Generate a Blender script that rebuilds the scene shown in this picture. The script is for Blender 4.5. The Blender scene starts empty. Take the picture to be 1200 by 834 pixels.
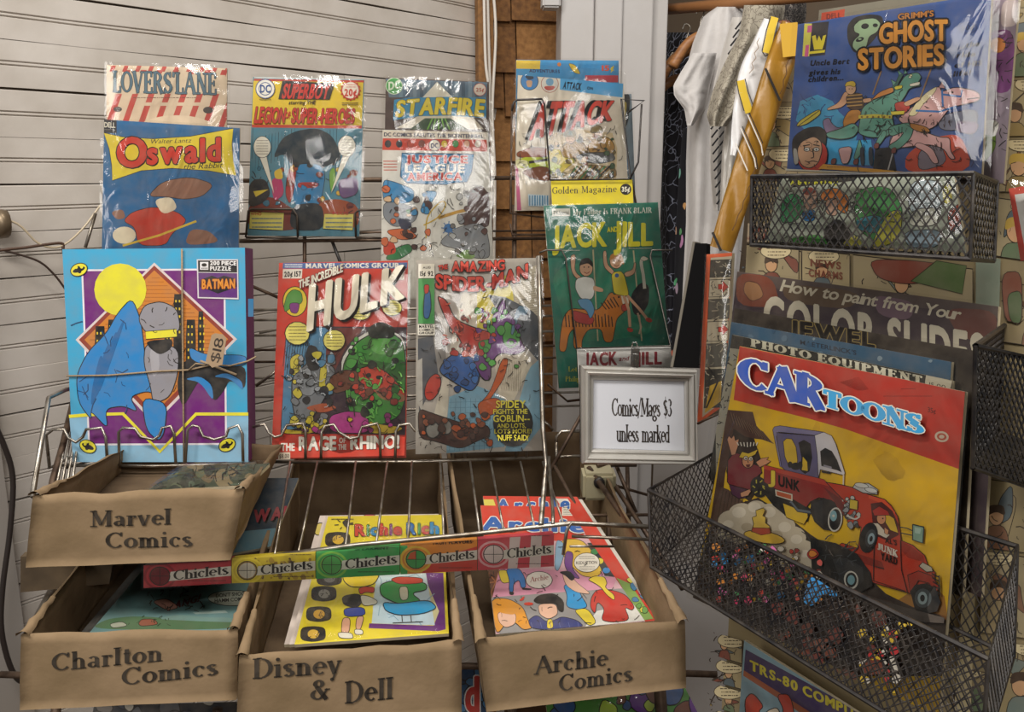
import bpy, bmesh, math, random
from mathutils import Vector, Matrix, noise
from mathutils.geometry import tessellate_polygon
random.seed(7)
C = bpy.context.scene.collection
SC = bpy.context.scene
R = math.radians
# ---------------------------------------------------------------- camera, world, lamps, exposure
F, CX, CY, PITCH = 1000.0, 600.0, 417.0, R(12)
CAMZ = 1.5
cam = bpy.data.objects.new('camera', bpy.data.cameras.new('camera'))
C.objects.link(cam); SC.camera = cam
cam.location = (0, 0, CAMZ); cam.rotation_euler = (R(90) - PITCH, 0, 0)
cam.data.sensor_width = 36; cam.data.lens = 30; cam.data.clip_start = .02
O = Vector((0, 0, CAMZ))
RT, FW, UP = Vector((1, 0, 0)), Vector((0, math.cos(PITCH), -math.sin(PITCH))), Vector((0, math.sin(PITCH), math.cos(PITCH)))
w = bpy.data.worlds.new('room_light'); SC.world = w; w.use_nodes = True
w.node_tree.nodes['Background'].inputs[0].default_value = (1.0, .955, .90, 1)
w.node_tree.nodes['Background'].inputs[1].default_value = .18
SC.view_settings.view_transform = 'Standard'; SC.view_settings.look = 'None'
SC.view_settings.gamma = 1; SC.view_settings.use_curve_mapping = False
SC.view_settings.exposure = 0.12
def lamp(name, loc, tgt, sx, sy, power, col):
    d = bpy.data.lights.new(name, 'AREA'); d.shape = 'RECTANGLE'; d.size = sx; d.size_y = sy; d.energy = power; d.color = col
    o = bpy.data.objects.new(name, d); C.objects.link(o); o.location = loc
    o.rotation_euler = (Vector(tgt) - Vector(loc)).to_track_quat('-Z', 'Y').to_euler(); return o
lamp('ceiling_tube_light', (-.5, -.1, 2.75), (-.2, 1.2, 1.2), 1.2, .2, 26, (1, .97, .93))
lamp('ceiling_tube_light', (.1, 1.0, 2.9), (.1, 1.3, 1.0), .9, .2, 12, (1, .95, .89))
lamp('ceiling_tube_light', (-1.5, -.6, 2.3), (.5, 1.2, 1.3), .4, .9, 12, (1, .97, .93))
lamp('ceiling_tube_light', (.6, -1.6, 2.5), (0, 1.2, 1.2), 1.4, .3, 18, (1, .97, .93))

# ---------------------------------------------------------------- helpers
def ray(x, y): return FW + RT * ((x - CX) / F) - UP * ((y - CY) / F)
def P(x, y, z): return O + ray(x, y) * z
def lin(h):
    h = h.lstrip('#')
    if len(h) == 3: h = ''.join(c * 2 for c in h)
    r = []
    for i in (0, 2, 4):
        v = int(h[i:i + 2], 16) / 255
        r.append(v / 12.92 if v <= .04045 else ((v + .055) / 1.055) ** 2.4)
    return (*r, 1)
class Pl:
    """a real plane: passes through the point seen at (px,py) at depth zc; yaw turns it, lean tips it back"""
    def __init__(s, px, py, zc, yaw=7, lean=12, roll=0):
        y, l = R(yaw), R(lean)
        a = Vector((math.cos(y), math.sin(y), 0)); back = Vector((-math.sin(y), math.cos(y), 0))
        b = math.cos(l) * Vector((0, 0, 1)) + math.sin(l) * back
        n = a.cross(b)
        if roll: a, b = a * math.cos(R(roll)) + b * math.sin(R(roll)), b * math.cos(R(roll)) - a * math.sin(R(roll))
        s.p0, s.a, s.b, s.n = P(px, py, zc), a, b, n
        s.M = Matrix(((a.x, b.x, n.x, s.p0.x), (a.y, b.y, n.y, s.p0.y), (a.z, b.z, n.z, s.p0.z), (0, 0, 0, 1)))
    def uv(s, x, y, off=0):
        d = ray(x, y); t = (s.p0 + s.n * off - O).dot(s.n) / d.dot(s.n); q = O + d * t - s.p0
        return q.dot(s.a), q.dot(s.b)
    def at(s, x, y, off=0):
        u, v = s.uv(x, y, off); return s.p0 + s.a * u + s.b * v + s.n * off
    def moved(s, px, py, off=0):
        q = Pl.__new__(Pl); q.a, q.b, q.n = s.a, s.b, s.n; q.p0 = s.at(px, py, off)
        q.M = s.M.copy(); q.M.translation = q.p0; return q
MATS = {}
def mat(name, col='#888', rough=.6, metal=0, noise_amt=0, scale=30, bump=0, bscale=80, col2=None, vcol=False, spec=.5, stretch=None):
    if name in MATS: return MATS[name]
    m = bpy.data.materials.new(name); m.use_nodes = True; nt = m.node_tree; N, L = nt.nodes, nt.links
    b = N['Principled BSDF']; b.inputs['Roughness'].default_value = rough; b.inputs['Metallic'].default_value = metal
    b.inputs['Specular IOR Level'].default_value = spec
    tc = N.new('ShaderNodeTexCoord'); src = tc.outputs['Object']
    if stretch:
        mp = N.new('ShaderNodeMapping'); mp.inputs['Scale'].default_value = stretch; L.new(src, mp.inputs[0]); src = mp.outputs[0]
    base = None
    if vcol:
        a = N.new('ShaderNodeAttribute'); a.attribute_name = 'ink'; base = a.outputs['Color']
    if noise_amt or col2:
        n = N.new('ShaderNodeTexNoise'); n.inputs['Scale'].default_value = scale; n.inputs['Detail'].default_value = 6; L.new(src, n.inputs['Vector'])
        mx = N.new('ShaderNodeMix'); mx.data_type = 'RGBA'
        mr = N.new('ShaderNodeMapRange'); mr.inputs[1].default_value = .35; mr.inputs[2].default_value = .7; L.new(n.outputs['Fac'], mr.inputs[0])
        mr.inputs[4].default_value = 1 if col2 else noise_amt
        L.new(mr.outputs[0], mx.inputs[0])
        if base: L.new(base, mx.inputs[6])
        else: mx.inputs[6].default_value = lin(col)
        mx.inputs[7].default_value = lin(col2) if col2 else (.25, .2, .15, 1)
        base = mx.outputs[2]
    if base: L.new(base, b.inputs['Base Color'])
    else: b.inputs['Base Color'].default_value = lin(col)
    if bump:
        n2 = N.new('ShaderNodeTexNoise'); n2.inputs['Scale'].default_value = bscale; n2.inputs['Detail'].default_value = 4; L.new(src, n2.inputs['Vector'])
        bp = N.new('ShaderNodeBump'); bp.inputs['Strength'].default_value = bump; bp.inputs['Distance'].default_value = .002
        L.new(n2.outputs['Fac'], bp.inputs['Height']); L.new(bp.outputs[0], b.inputs['Normal'])
    MATS[name] = m; return m
INK = mat('printed_ink', rough=.55, vcol=True, noise_amt=.22, scale=55, spec=.3)
PAPER = mat('aged_paper', '#cdbf9f', .8, noise_amt=.3, scale=60, bump=.15, bscale=300)
WIREM = mat('chromed_wire', '#b5aea3', .32, .9, col2='#6b5d4c', scale=45)
RUST = mat('rusty_wire', '#6a5646', .55, .6, col2='#3f3026', scale=60)
BLACKW = mat('black_wire', '#17161a', .4, .3, noise_amt=.2, scale=80)
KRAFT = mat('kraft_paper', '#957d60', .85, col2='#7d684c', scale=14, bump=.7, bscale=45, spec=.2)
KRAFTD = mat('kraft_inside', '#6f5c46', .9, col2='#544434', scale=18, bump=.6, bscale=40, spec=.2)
def sleeve_mat():
    m = bpy.data.materials.new('clear_plastic'); m.use_nodes = True; nt = m.node_tree; N, L = nt.nodes, nt.links
    N.remove(N['Principled BSDF']); out = N['Material Output']
    tr = N.new('ShaderNodeBsdfTransparent'); gl = N.new('ShaderNodeBsdfGlossy'); gl.inputs['Roughness'].default_value = .09
    tr.inputs[0].default_value = (.96, .955, .94, 1)
    tc = N.new('ShaderNodeTexCoord'); mp = N.new('ShaderNodeMapping'); mp.inputs['Scale'].default_value = (1, .45, 1); mp.inputs['Rotation'].default_value = (0, 0, .5)
    L.new(tc.outputs['Object'], mp.inputs[0])
    n = N.new('ShaderNodeTexNoise'); n.inputs['Scale'].default_value = 22; n.inputs['Detail'].default_value = 3; n.inputs['Distortion'].default_value = 1.2
    L.new(mp.outputs[0], n.inputs['Vector'])
    bp = N.new('ShaderNodeBump'); bp.inputs['Strength'].default_value = .5; bp.inputs['Distance'].default_value = .005; L.new(n.outputs['Fac'], bp.inputs['Height'])
    fr = N.new('ShaderNodeFresnel'); fr.inputs['IOR'].default_value = 1.5; L.new(bp.outputs[0], fr.inputs['Normal']); L.new(bp.outputs[0], gl.inputs['Normal'])
    ml = N.new('ShaderNodeMath'); ml.operation = 'MULTIPLY_ADD'; ml.inputs[1].default_value = 1.0; ml.inputs[2].default_value = -.005; L.new(fr.outputs[0], ml.inputs[0])
    mx = N.new('ShaderNodeMixShader'); L.new(ml.outputs[0], mx.inputs[0]); L.new(tr.outputs[0], mx.inputs[1]); L.new(gl.outputs[0], mx.inputs[2])
    L.new(mx.outputs[0], out.inputs[0]); return m
PLASTIC = sleeve_mat()

def link(name, me, mats, parent=None, M=None):
    if not isinstance(mats, (list, tuple)): mats = [mats]
    for m in mats: me.materials.append(m)
    o = bpy.data.objects.new(name, me); C.objects.link(o)
    if parent: o.parent = parent
    if M is not None: o.matrix_local = M
    return o
def pyd(name, vs, fs, m, parent=None, M=None, smooth=False):
    me = bpy.data.meshes.new(name); me.from_pydata([tuple(v) for v in vs], [], fs); me.update()
    if smooth: me.shade_smooth()
    return link(name, me, m, parent, M)
def tag(o, label=None, cat=None, group=None, kind=None):
    if label: o['label'] = label
    if cat: o['category'] = cat
    if group: o['group'] = group
    if kind: o['kind'] = kind
    return o
def thing(name, label, cat, M=None, group=None):
    o = bpy.data.objects.new(name, None); C.objects.link(o); o.empty_display_size = .02
    if M is not None: o.matrix_world = M if isinstance(M, Matrix) else Matrix.Translation(M)
    return tag(o, label, cat, group)
def boxv(x0, x1, y0, y1, z0, z1):
    v = [(x, y, z) for z in (z0, z1) for y in (y0, y1) for x in (x0, x1)]
    return v, [(0, 2, 3, 1), (4, 5, 7, 6), (0, 1, 5, 4), (2, 6, 7, 3), (0, 4, 6, 2), (1, 3, 7, 5)]
def box(name, dims, m, parent=None, M=None, bev=0):
    v, f = boxv(*dims)
    if bev:
        bm = bmesh.new(); vs = [bm.verts.new(q) for q in v]; [bm.faces.new([vs[i] for i in g]) for g in f]
        bmesh.ops.bevel(bm, geom=bm.edges[:], offset=bev, segments=2, affect='EDGES'); me = bpy.data.meshes.new(name); bm.to_mesh(me); bm.free()
        return link(name, me, m, parent, M)
    return pyd(name, v, f, m, parent, M)
def slab(name, q, z0, z1, m, parent=None, M=None):
    """quad q (4 uv points) extruded from z0 to z1"""
    v = [(a, b, z0) for a, b in q] + [(a, b, z1) for a, b in q]
    n = len(q)
    return pyd(name, v, [tuple(range(n))[::-1], tuple(range(n, 2 * n))] + [(i, (i + 1) % n, n + (i + 1) % n, n + i) for i in range(n)], m, parent, M)
def tube_geo(pts, r, n=6, closed=False):
    pts = [Vector(p) for p in pts]; V, Fc = [], []; k = len(pts); up = None
    for i, p in enumerate(pts):
        t = (pts[(i + 1) % k] - pts[i - 1]) if closed else (pts[min(i + 1, k - 1)] - pts[max(i - 1, 0)])
        t.normalize()
        if up is None: up = t.orthogonal().normalized()
        up = (up - t * up.dot(t)).normalized(); s = t.cross(up)
        rr = r[i] if isinstance(r, (list, tuple)) else r
        V += [p + (up * math.cos(2 * math.pi * j / n) + s * math.sin(2 * math.pi * j / n)) * rr for j in range(n)]
    for i in range(k if closed else k - 1):
        for j in range(n):
            a, b = i * n + j, i * n + (j + 1) % n; c, d = ((i + 1) % k) * n + (j + 1) % n, ((i + 1) % k) * n + j
            Fc.append((a, b, c, d))
    if not closed: Fc += [tuple(range(n))[::-1], tuple(range((k - 1) * n, k * n))]
    return V, Fc
def crv(pts, closed=False, k=5):
    out = []; n = len(pts); pts = [Vector(p) for p in pts]
    for i in range(n if closed else n - 1):
        p0, p1, p2, p3 = (pts[(i - 1) % n], pts[i], pts[(i + 1) % n], pts[(i + 2) % n]) if closed else (pts[max(i - 1, 0)], pts[i], pts[i + 1], pts[min(i + 2, n - 1)])
        for j in range(k):
            t = j / k
            out.append(.5 * ((2 * p1) + (p2 - p0) * t + (2 * p0 - 5 * p1 + 4 * p2 - p3) * t * t + (3 * p1 - p0 - 3 * p2 + p3) * t ** 3))
    if not closed: out.append(pts[-1])
    return out
def tube(name, pts, r, m, parent=None, smooth=False, n=6, closed=False):
    if smooth: pts = crv(pts, closed)
    V, Fc = tube_geo(pts, r, n, closed); return pyd(name, V, Fc, m, parent, smooth=True)

# ---------------------------------------------------------------- lettering
GL = {}
def make_glyphs():
    chars = "ABCDEFGHIJKLMNOPQRSTUVWXYZabcdefghijklmnopqrstuvwxyz0123456789\u00a2$&!?.,'-/%:"
    tmp = []
    for wt, off in (('r', 0), ('b', .02)):
        for ch in chars:
            cu = bpy.data.curves.new('g', 'FONT'); cu.body = ch; cu.size = 1; cu.offset = off; cu.resolution_u = 4
            o = bpy.data.objects.new('g', cu); C.objects.link(o); tmp.append((wt, ch, o, cu))
    bpy.context.view_layer.update(); dg = bpy.context.evaluated_depsgraph_get()
    H = None
    for wt, ch, o, cu in tmp:
        me = o.evaluated_get(dg).to_mesh()
        vs = [(v.co.x, v.co.y) for v in me.vertices]; fs = [tuple(p.vertices) for p in me.polygons]
        if ch == 'H' and wt == 'r': H = max(v[1] for v in vs)
        x0 = min(v[0] for v in vs); x1 = max(v[0] for v in vs)
        GL[wt, ch] = ([(v[0] - x0, v[1]) for v in vs], fs, x1 - x0)
    H = GL and [max(v[1] for v in GL['r', 'H'][0])][0]
    for k, (vs, fs, wd) in list(GL.items()): GL[k] = ([(a / H, b / H) for a, b in vs], fs, wd / H)
    for (wt, ch), (vs, fs, wd) in list(GL.items()):      # extra bold: the bold letter struck five times a hair apart
        if wt != 'b': continue
        V, Fc, d = [], [], .045
        for dx, dy in ((0, 0), (d, 0), (-d, 0), (0, d * .5), (0, -d * .5)):
            b = len(V); V += [(x + dx + d, y + dy) for x, y in vs]; Fc += [tuple(b + i for i in f) for f in fs]
        GL['x', ch] = (V, Fc, wd + 2 * d)
    for wt, ch, o, cu in tmp: bpy.data.objects.remove(o); bpy.data.curves.remove(cu)
make_glyphs()
# a pen-drawn serif alphabet: I stem with serifs, D diagonal, A arc, H hairline, S serif, W thick point (dot)
X = .66
SER = {
'A': (.9, 'D .1 0 .45 1 .5;D .45 1 .82 0 1;H .23 .66 .36;S .1 0 .13;S .82 0 .14'),
'B': (.72, 'I .18 0 1;A .36 .76 .22 .22 90 -90;A .36 .28 .26 .27 90 -90;H .18 .38 1;H .18 .38 .53;H .18 .38 .02'),
'C': (.8, 'A .45 .5 .36 .49 45 315;D .72 .98 .72 .72 .5'),
'D': (.85, 'I .18 0 1;A .38 .5 .38 .49 90 -90;H .18 .4 .99;H .18 .4 .02'),
'E': (.7, 'I .18 0 1;H .18 .6 .98;H .18 .5 .52;H .18 .62 .02;D .6 1 .6 .76 .5;D .64 .26 .64 0 .5;D .5 .64 .5 .4 .4'),
'F': (.66, 'I .18 0 1;H .18 .6 .98;H .18 .5 .52;D .6 1 .6 .74 .5;D .5 .64 .5 .4 .4'),
'G': (.85, 'A .45 .5 .36 .49 45 315;D .72 .98 .72 .72 .5;D .7 .42 .7 .1 1;H .56 .82 .44'),
'H': (.86, 'I .18 0 1;I .7 0 1;H .18 .7 .5'),
'I': (.36, 'I .18 0 1'),
'J': (.5, 'D .32 1 .32 .2 1;S .32 1 .15;A .18 .18 .14 .17 0 -150'),
'K': (.82, 'I .18 0 1;D .66 1 .24 .42 .45;D .34 .56 .72 0 1;S .66 1 .13;S .72 0 .13'),
'L': (.66, 'I .18 0 1;H .18 .6 .02;D .6 .28 .6 0 .5'),
'M': (1.05, 'I .16 0 1 .4;D .16 1 .52 .12 1;D .52 .12 .88 1 .45;I .88 0 1'),
'N': (.9, 'I .18 0 1 .4;D .18 1 .74 .02 1;I .74 0 1 .4'),
'O': (.85, 'A .43 .5 .35 .49 0 360'),
'P': (.7, 'I .18 0 1;A .36 .74 .25 .25 90 -90;H .18 .38 .99;H .18 .38 .5'),
'Q': (.85, 'A .43 .5 .35 .49 0 360;D .45 .2 .75 -.15 .8'),
'R': (.82, 'I .18 0 1;A .36 .75 .24 .24 90 -90;H .18 .38 .99;H .18 .38 .52;D .4 .52 .7 0 1;S .7 0 .13'),
'S': (.66, 'A .33 .74 .22 .25 35 245;A .33 .27 .25 .26 65 -145;D .52 1 .52 .76 .4;D .1 .26 .1 0 .4;D .2 .58 .47 .45 1.1'),
'T': (.76, 'I .38 0 1;H .06 .7 .98;D .08 1 .08 .74 .5;D .68 1 .68 .74 .5'),
'U': (.85, 'D .18 1 .18 .35 1;S .18 1 .14;D .7 1 .7 .35 .5;S .7 1 .12;A .44 .32 .26 .31 180 360'),
'V': (.85, 'D .12 1 .43 0 1;D .43 0 .74 1 .45;S .12 1 .14;S .74 1 .12'),
'W': (1.15, 'D .1 1 .36 0 1;D .36 0 .58 .9 .45;D .58 .9 .82 0 1;D .82 0 1.06 1 .45;S .1 1 .13;S 1.06 1 .12'),
'Y': (.8, 'D .1 1 .4 .45 1;D .4 .45 .7 1 .45;I .4 0 .5;S .1 1 .13;S .7 1 .12'),
'Z': (.7, 'H .1 .6 .98;D .58 .96 .12 .04 1;H .1 .62 .02'),
'a': (.58, 'A .26 .46 .16 .19 150 0;D .42 .5 .42 .04 1;A .25 .18 .15 .17 60 330;H .42 .54 .03'),
'b': (.64, 'D .14 1 .14 0 1;S .1 1 .1;A .34 .32 .22 .31 150 -150'),
'c': (.54, 'A .3 .33 .2 .32 50 310;W .44 .52 .07'),
'd': (.64, 'D .48 1 .48 0 1;S .42 1 .1;S .52 0 .09;A .28 .32 .2 .31 30 330'),
'e': (.56, 'A .3 .33 .21 .32 0 310;H .1 .48 .36'),
'f': (.4, 'I .18 0 .8 1 b;A .32 .8 .14 .19 180 60;H .06 .36 .64'),
'g': (.6, 'A .27 .42 .18 .22 0 360;D .4 .58 .55 .64 .5;A .28 -.1 .22 .17 0 360;D .2 .22 .2 .06 .6'),
'h': (.66, 'I .16 0 1 1 b;S .12 1 .1;A .33 .4 .17 .24 170 0;I .5 0 .42 1 b'),
'i': (.32, 'I .16 0 .64 1;W .16 .88 .08'),
'k': (.64, 'I .16 0 1 1 b;S .12 1 .1;D .5 .64 .2 .28 .45;D .28 .38 .54 0 1;S .5 .64 .1;S .54 0 .1'),
'l': (.32, 'I .16 0 1'),
'm': (.98, 'I .16 0 .64;A .31 .4 .16 .24 170 0;I .47 0 .42 1 b;A .63 .4 .16 .24 170 0;I .8 0 .42 1 b'),
'n': (.66, 'I .16 0 .64;A .33 .4 .17 .24 170 0;I .5 0 .42 1 b'),
'o': (.6, 'A .3 .33 .22 .32 0 360'),
'p': (.64, 'I .16 -.3 .64;A .34 .32 .2 .31 150 -150'),
'r': (.48, 'I .16 0 .64;A .32 .44 .14 .2 160 60;W .4 .56 .07'),
's': (.48, 'A .24 .49 .14 .16 30 245;A .24 .17 .16 .17 65 -150;D .16 .38 .33 .29 1'),
't': (.4, 'D .2 .86 .2 .14 1;A .3 .14 .1 .13 180 320;H .06 .36 .62'),
'u': (.66, 'D .16 .64 .16 .2 1;S .12 .64 .1;A .31 .2 .15 .19 180 350;I .5 0 .64 1'),
'v': (.6, 'D .1 .64 .3 0 1;D .3 0 .5 .64 .45;S .1 .64 .12;S .5 .64 .1'),
'y': (.6, 'D .1 .64 .31 0 1;D .22 -.3 .5 .64 .45;S .1 .64 .12;S .5 .64 .1;W .2 -.26 .08'),
'z': (.52, 'H .08 .44 .62;D .42 .6 .1 .04 .8;H .08 .46 .02'),
'&': (.85, 'A .36 .78 .16 .2 0 360;D .26 .66 .7 0 1;A .32 .26 .24 .26 110 340;D .54 .2 .74 .52 .5;S .74 .52 .12'),
'/': (.4, 'D .02 -.1 .38 1.05 .5'),
'$': (.6, 'A .3 .72 .18 .2 35 245;A .3 .28 .2 .22 65 -145;D .2 .57 .42 .44 1;D .3 1.1 .3 -.1 .3'),
'\u00a2': (.5, 'A .26 .4 .16 .26 45 315;D .26 .8 .26 0 .3'),
'3': (.58, 'A .28 .76 .17 .22 130 -80;A .28 .28 .2 .27 80 -140'),
'5': (.58, 'D .14 .98 .14 .56 .5;H .14 .5 .95;A .26 .3 .22 .29 120 -140'),
',': (.25, 'W .12 .03 .08'), '.': (.25, 'W .12 .05 .08'), "'": (.22, 'D .12 1 .08 .78 .8'), '-': (.4, 'D .06 .36 .34 .36 .8'),
'!': (.3, 'D .15 1 .15 .28 1;W .15 .06 .09'),
}
def serif(ch, wt):
    key = ('s%.2f' % wt, ch)
    if key in GL: return GL[key]
    if ch not in SER: ch = ch.upper() if ch.upper() in SER else 'I'
    adv, ops = SER[ch]; V, Fc = [], []
    T, t = .15 * wt, .055 * wt ** .8
    def quad(ps): b = len(V); V.extend(ps); Fc.append(tuple(range(b, b + len(ps))))
    def ser(x, y, s): y0, y1 = (y, y + t) if y < .3 else (y - t, y); quad([(x - s, y0), (x + s, y0), (x + s, y1), (x - s, y1)])
    for op in ops.split(';'):
        a = op.split(); k = a[0]; n = [float(v) for v in a[1:] if v not in 'tb']
        if k == 'I':
            wd = (n[3] if len(n) > 3 else 1) * T / 2
            quad([(n[0] - wd, n[1]), (n[0] + wd, n[1]), (n[0] + wd, n[2]), (n[0] - wd, n[2])])
            ser(n[0], n[1], .07 + T / 2)
            if 'b' not in a: quad([(n[0] - .07 - T / 2, n[2] - t), (n[0] + wd, n[2] - t), (n[0] + wd, n[2]), (n[0] - .07 - T / 2, n[2])]) if n[2] < .7 else ser(n[0], n[2], .07 + T / 2)
        elif k == 'D':
            wd = max(n[4] * T / 2, t / 2); dx, dy = n[2] - n[0], n[3] - n[1]; L = math.hypot(dx, dy); px, py = -dy / L * wd, dx / L * wd
            quad([(n[0] + px, n[1] + py), (n[0] - px, n[1] - py), (n[2] - px, n[3] - py), (n[2] + px, n[3] + py)])
        elif k == 'H': quad([(n[0], n[2] - t / 2), (n[1], n[2] - t / 2), (n[1], n[2] + t / 2), (n[0], n[2] + t / 2)])
        elif k == 'S': ser(n[0], n[1], n[2])
        elif k == 'W':
            quad([(n[0] + n[2] * math.cos(i * .7854) * wt ** .5, n[1] + n[2] * math.sin(i * .7854) * wt ** .5) for i in range(8)])
        elif k == 'A':
            cx, cy, rx, ry, a0, a1 = n; m = max(4, int(abs(a1 - a0) / 20)); prev = None
            for i in range(m + 1):
                g = R(a0 + (a1 - a0) * i / m); c_, s_ = math.cos(g), math.sin(g); hw = (t + (T - t) * abs(c_) ** 1.3) / 2
                cur = [(cx + (rx + hw * .3) * c_ + hw * .7 * c_, cy + (ry) * s_ + 0), (cx + (rx - hw) * c_, cy + (ry - hw * 1.2 - t * .4) * s_)]
                if prev: quad([prev[0], cur[0], cur[1], prev[1]])
                prev = cur
    GL[key] = (V, Fc, adv); return GL[key]

def side(p, a, b): return (b[0] - a[0]) * (p[1] - a[1]) - (b[1] - a[1]) * (p[0] - a[0])
def inside(p, q): return all(side(p, q[i], q[(i + 1) % len(q)]) >= -1e-6 for i in range(len(q)))
def clip(g, q):
    for i in range(len(q)):
        a, b = q[i], q[(i + 1) % len(q)]; out = []
        for j in range(len(g)):
            p, n = g[j], g[(j + 1) % len(g)]; sp, sn = side(p, a, b), side(n, a, b)
            if sp >= 0: out.append(p)
            if (sp >= 0) != (sn >= 0): t = sp / (sp - sn); out.append((p[0] + (n[0] - p[0]) * t, p[1] + (n[1] - p[1]) * t))
        g = out
        if len(g) < 3: return []
    return g
class Art:
    """flat print on a cover: coloured shapes given on the photographed plane, each layer a hair above the last"""
    def __init__(s, pl, z0=.0001, dz=.000012): s.pl, s.z, s.dz, s.V, s.F, s.K, s.c, s.q = pl, z0, dz, [], [], [], (1, 0, 0), None
    def crop(s, k, ox, oy): s.c = (k, ox, oy); return s
    def raw(s, col, pts, faces, zo=None):
        b = len(s.V); s.z += s.dz
        k, ox, oy = s.c; c = lin(col); pts = [(x / k + ox, y / k + oy) for x, y in pts]
        if s.q and not all(inside(p_, s.q) for p_ in pts):
            for f in faces:                     # trim at the cover's edge
                g = clip([pts[i] for i in f], s.q); zz = s.z + (zo[f[0]] if zo else 0)
                if len(g) > 2:
                    b = len(s.V); s.V += [(*s.pl.uv(*p_), zz) for p_ in g]; s.F.append(tuple(range(b, b + len(g)))); s.K.append(c)
            if zo: s.z += 3.2e-5
            return
        s.V += [(*s.pl.uv(*p_), s.z + (zo[i] if zo else 0)) for i, p_ in enumerate(pts)]
        if zo: s.z += 3.2e-5
        for f in faces: s.F.append(tuple(b + i for i in f)); s.K.append(c)
    def p(s, col, pts, k=None, kw=.9, sm=False):
        if isinstance(pts, str): pts = [tuple(float(v) for v in q.split(',')) for q in pts.split()]
        if sm:                                   # round the corners without bulging past them
            for _ in range(2):
                o_ = []
                for i in range(len(pts)):
                    (ax, ay), (bx, by) = pts[i], pts[(i + 1) % len(pts)]; o_ += [(ax * .8 + bx * .2, ay * .8 + by * .2), (ax * .2 + bx * .8, ay * .2 + by * .8)]
                pts = o_
        tr = tessellate_polygon([[Vector((a, b, 0)) for a, b in pts]])
        s.raw(col, pts, tr)
        if k: s.l(k, kw, pts + pts[:2])
        return s
    def s(s, col, pts, k='#1a1614', kw=.9): return s.p(col, pts, k, kw, True)
    def r(s, col, x0, y0, x1, y1, k=None, sl=0, kw=.8): return s.p(col, [(x0, y0), (x1, y0 + sl), (x1, y1 + sl), (x0, y1)], k, kw)
    def e(s, col, cx, cy, rx, ry=None, rot=0, k=None, n=20, kw=.8):
        ry = ry or rx; c, d = math.cos(R(rot)), math.sin(R(rot)); pts = []
        for i in range(n):
            a = 2 * math.pi * i / n; x, y = rx * math.cos(a), ry * math.sin(a); pts.append((cx + x * c - y * d, cy + x * d + y * c))
        s.raw(col, pts, [tuple(range(n))])
        if k: s.l(k, kw, pts + pts[:2])
        return s
    def l(s, col, wd, pts, sm=False):
        if isinstance(pts, str): pts = [tuple(float(v) for v in q.split(',')) for q in pts.split()]
        if sm: pts = [(q.x, q.y) for q in crv([(a, b, 0) for a, b in pts], False, 4)]
        out = []; n = len(pts)
        for i in range(n):
            a, b = pts[max(i - 1, 0)], pts[min(i + 1, n - 1)]; dx, dy = b[0] - a[0], b[1] - a[1]; L = math.hypot(dx, dy) or 1
            ox, oy = -dy / L * wd / 2, dx / L * wd / 2; out += [(pts[i][0] + ox, pts[i][1] + oy), (pts[i][0] - ox, pts[i][1] - oy)]
        s.raw(col, out, [(2 * i, 2 * i + 1, 2 * i + 3, 2 * i + 2) for i in range(n - 1)]); return s
    def t(s, col, txt, x0, y0, x1, y1, h, f='b', sl=0, h2=None, arc=0, gap=.1, out=None, ow=1.2, sh=None, sd=(2, 2), up=None):
        """text: baseline (x0,y0)-(x1,y1), cap height h growing to h2; out = outline colour, sh = drop shade colour"""
        gl, X0 = [], 0
        for ch in txt:
            if ch == ' ': X0 += .42; continue
            g = serif(ch, {'s': 1, 'S': 1.3, 't': 1.0, 'Z': 2.1}[f]) if f in 'sStZ' else GL.get((f, ch))
            if g is None: continue
            gl.append((g, X0)); X0 += g[2] + (gap if f not in 'sStZ' else gap * .2)
        W = X0 - (gap if f not in 'sStZ' else 0); h2 = h2 or h; pts, fs, zo = [], [], []; light = sum(lin(col)[:3]) > .12
        ux, uy = (x1 - x0), (y1 - y0)
        for (vs, fc, _), gx in gl:
            b = len(pts)
            for a, c in vs:
                q = (a + gx) / W; hh = h + (h2 - h) * q
                if up: pts.append((x0 + ux * q + up[0] * c * hh, y0 + uy * q + up[1] * c * hh)); continue
                pts.append((x0 + ux * q + sl * c * hh, y0 + uy * q - c * hh - arc * math.sin(math.pi * min(max(q, 0), 1))))
            fs += [tuple(b + i for i in f_) for f_ in fc]
            if f in 'sStZ':
                zz = [0] * len(vs)
                for k, f_ in enumerate(fc):
                    for i in f_: zz[i] = (k % 8) * 4e-6
                zo += zz
            elif f == 'x': zo += [(i * 5 // len(vs)) * 6e-6 for i in range(len(vs))]
        if not light or f in 'rb': zo = None
        if sh:
            for k in range(3): s.raw(sh, [(a + sd[0] * (k + 1) / 3, b + sd[1] * (k + 1) / 3) for a, b in pts], fs)
        if out:
            for dx, dy in ((1, 0), (-1, 0), (0, 1), (0, -1), (.7, .7), (-.7, .7), (.7, -.7), (-.7, -.7)):
                s.z -= s.dz * .5; s.raw(out, [(a + dx * ow, b + dy * ow) for a, b in pts], fs, zo if sum(lin(out)[:3]) > .5 else None)
            s.z += s.dz
        s.raw(col, pts, fs, zo); return s
    def lines(s, col, x0, y0, x1, y1, n, wd=.7, seed=1):
        """small print too fine to read: rows of short dashes"""
        rr = random.Random(seed)
        for i in range(n):
            y = y0 + (y1 - y0) * (i + .5) / n; x = x0 + rr.random() * 2
            while x < x1 - 1:
                q = min(x + 1.2 + rr.random() * 3, x1); s.l(col, wd, [(x, y), (q, y)]); s.z -= s.dz; x = q + .9
        s.z += s.dz; return s
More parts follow.
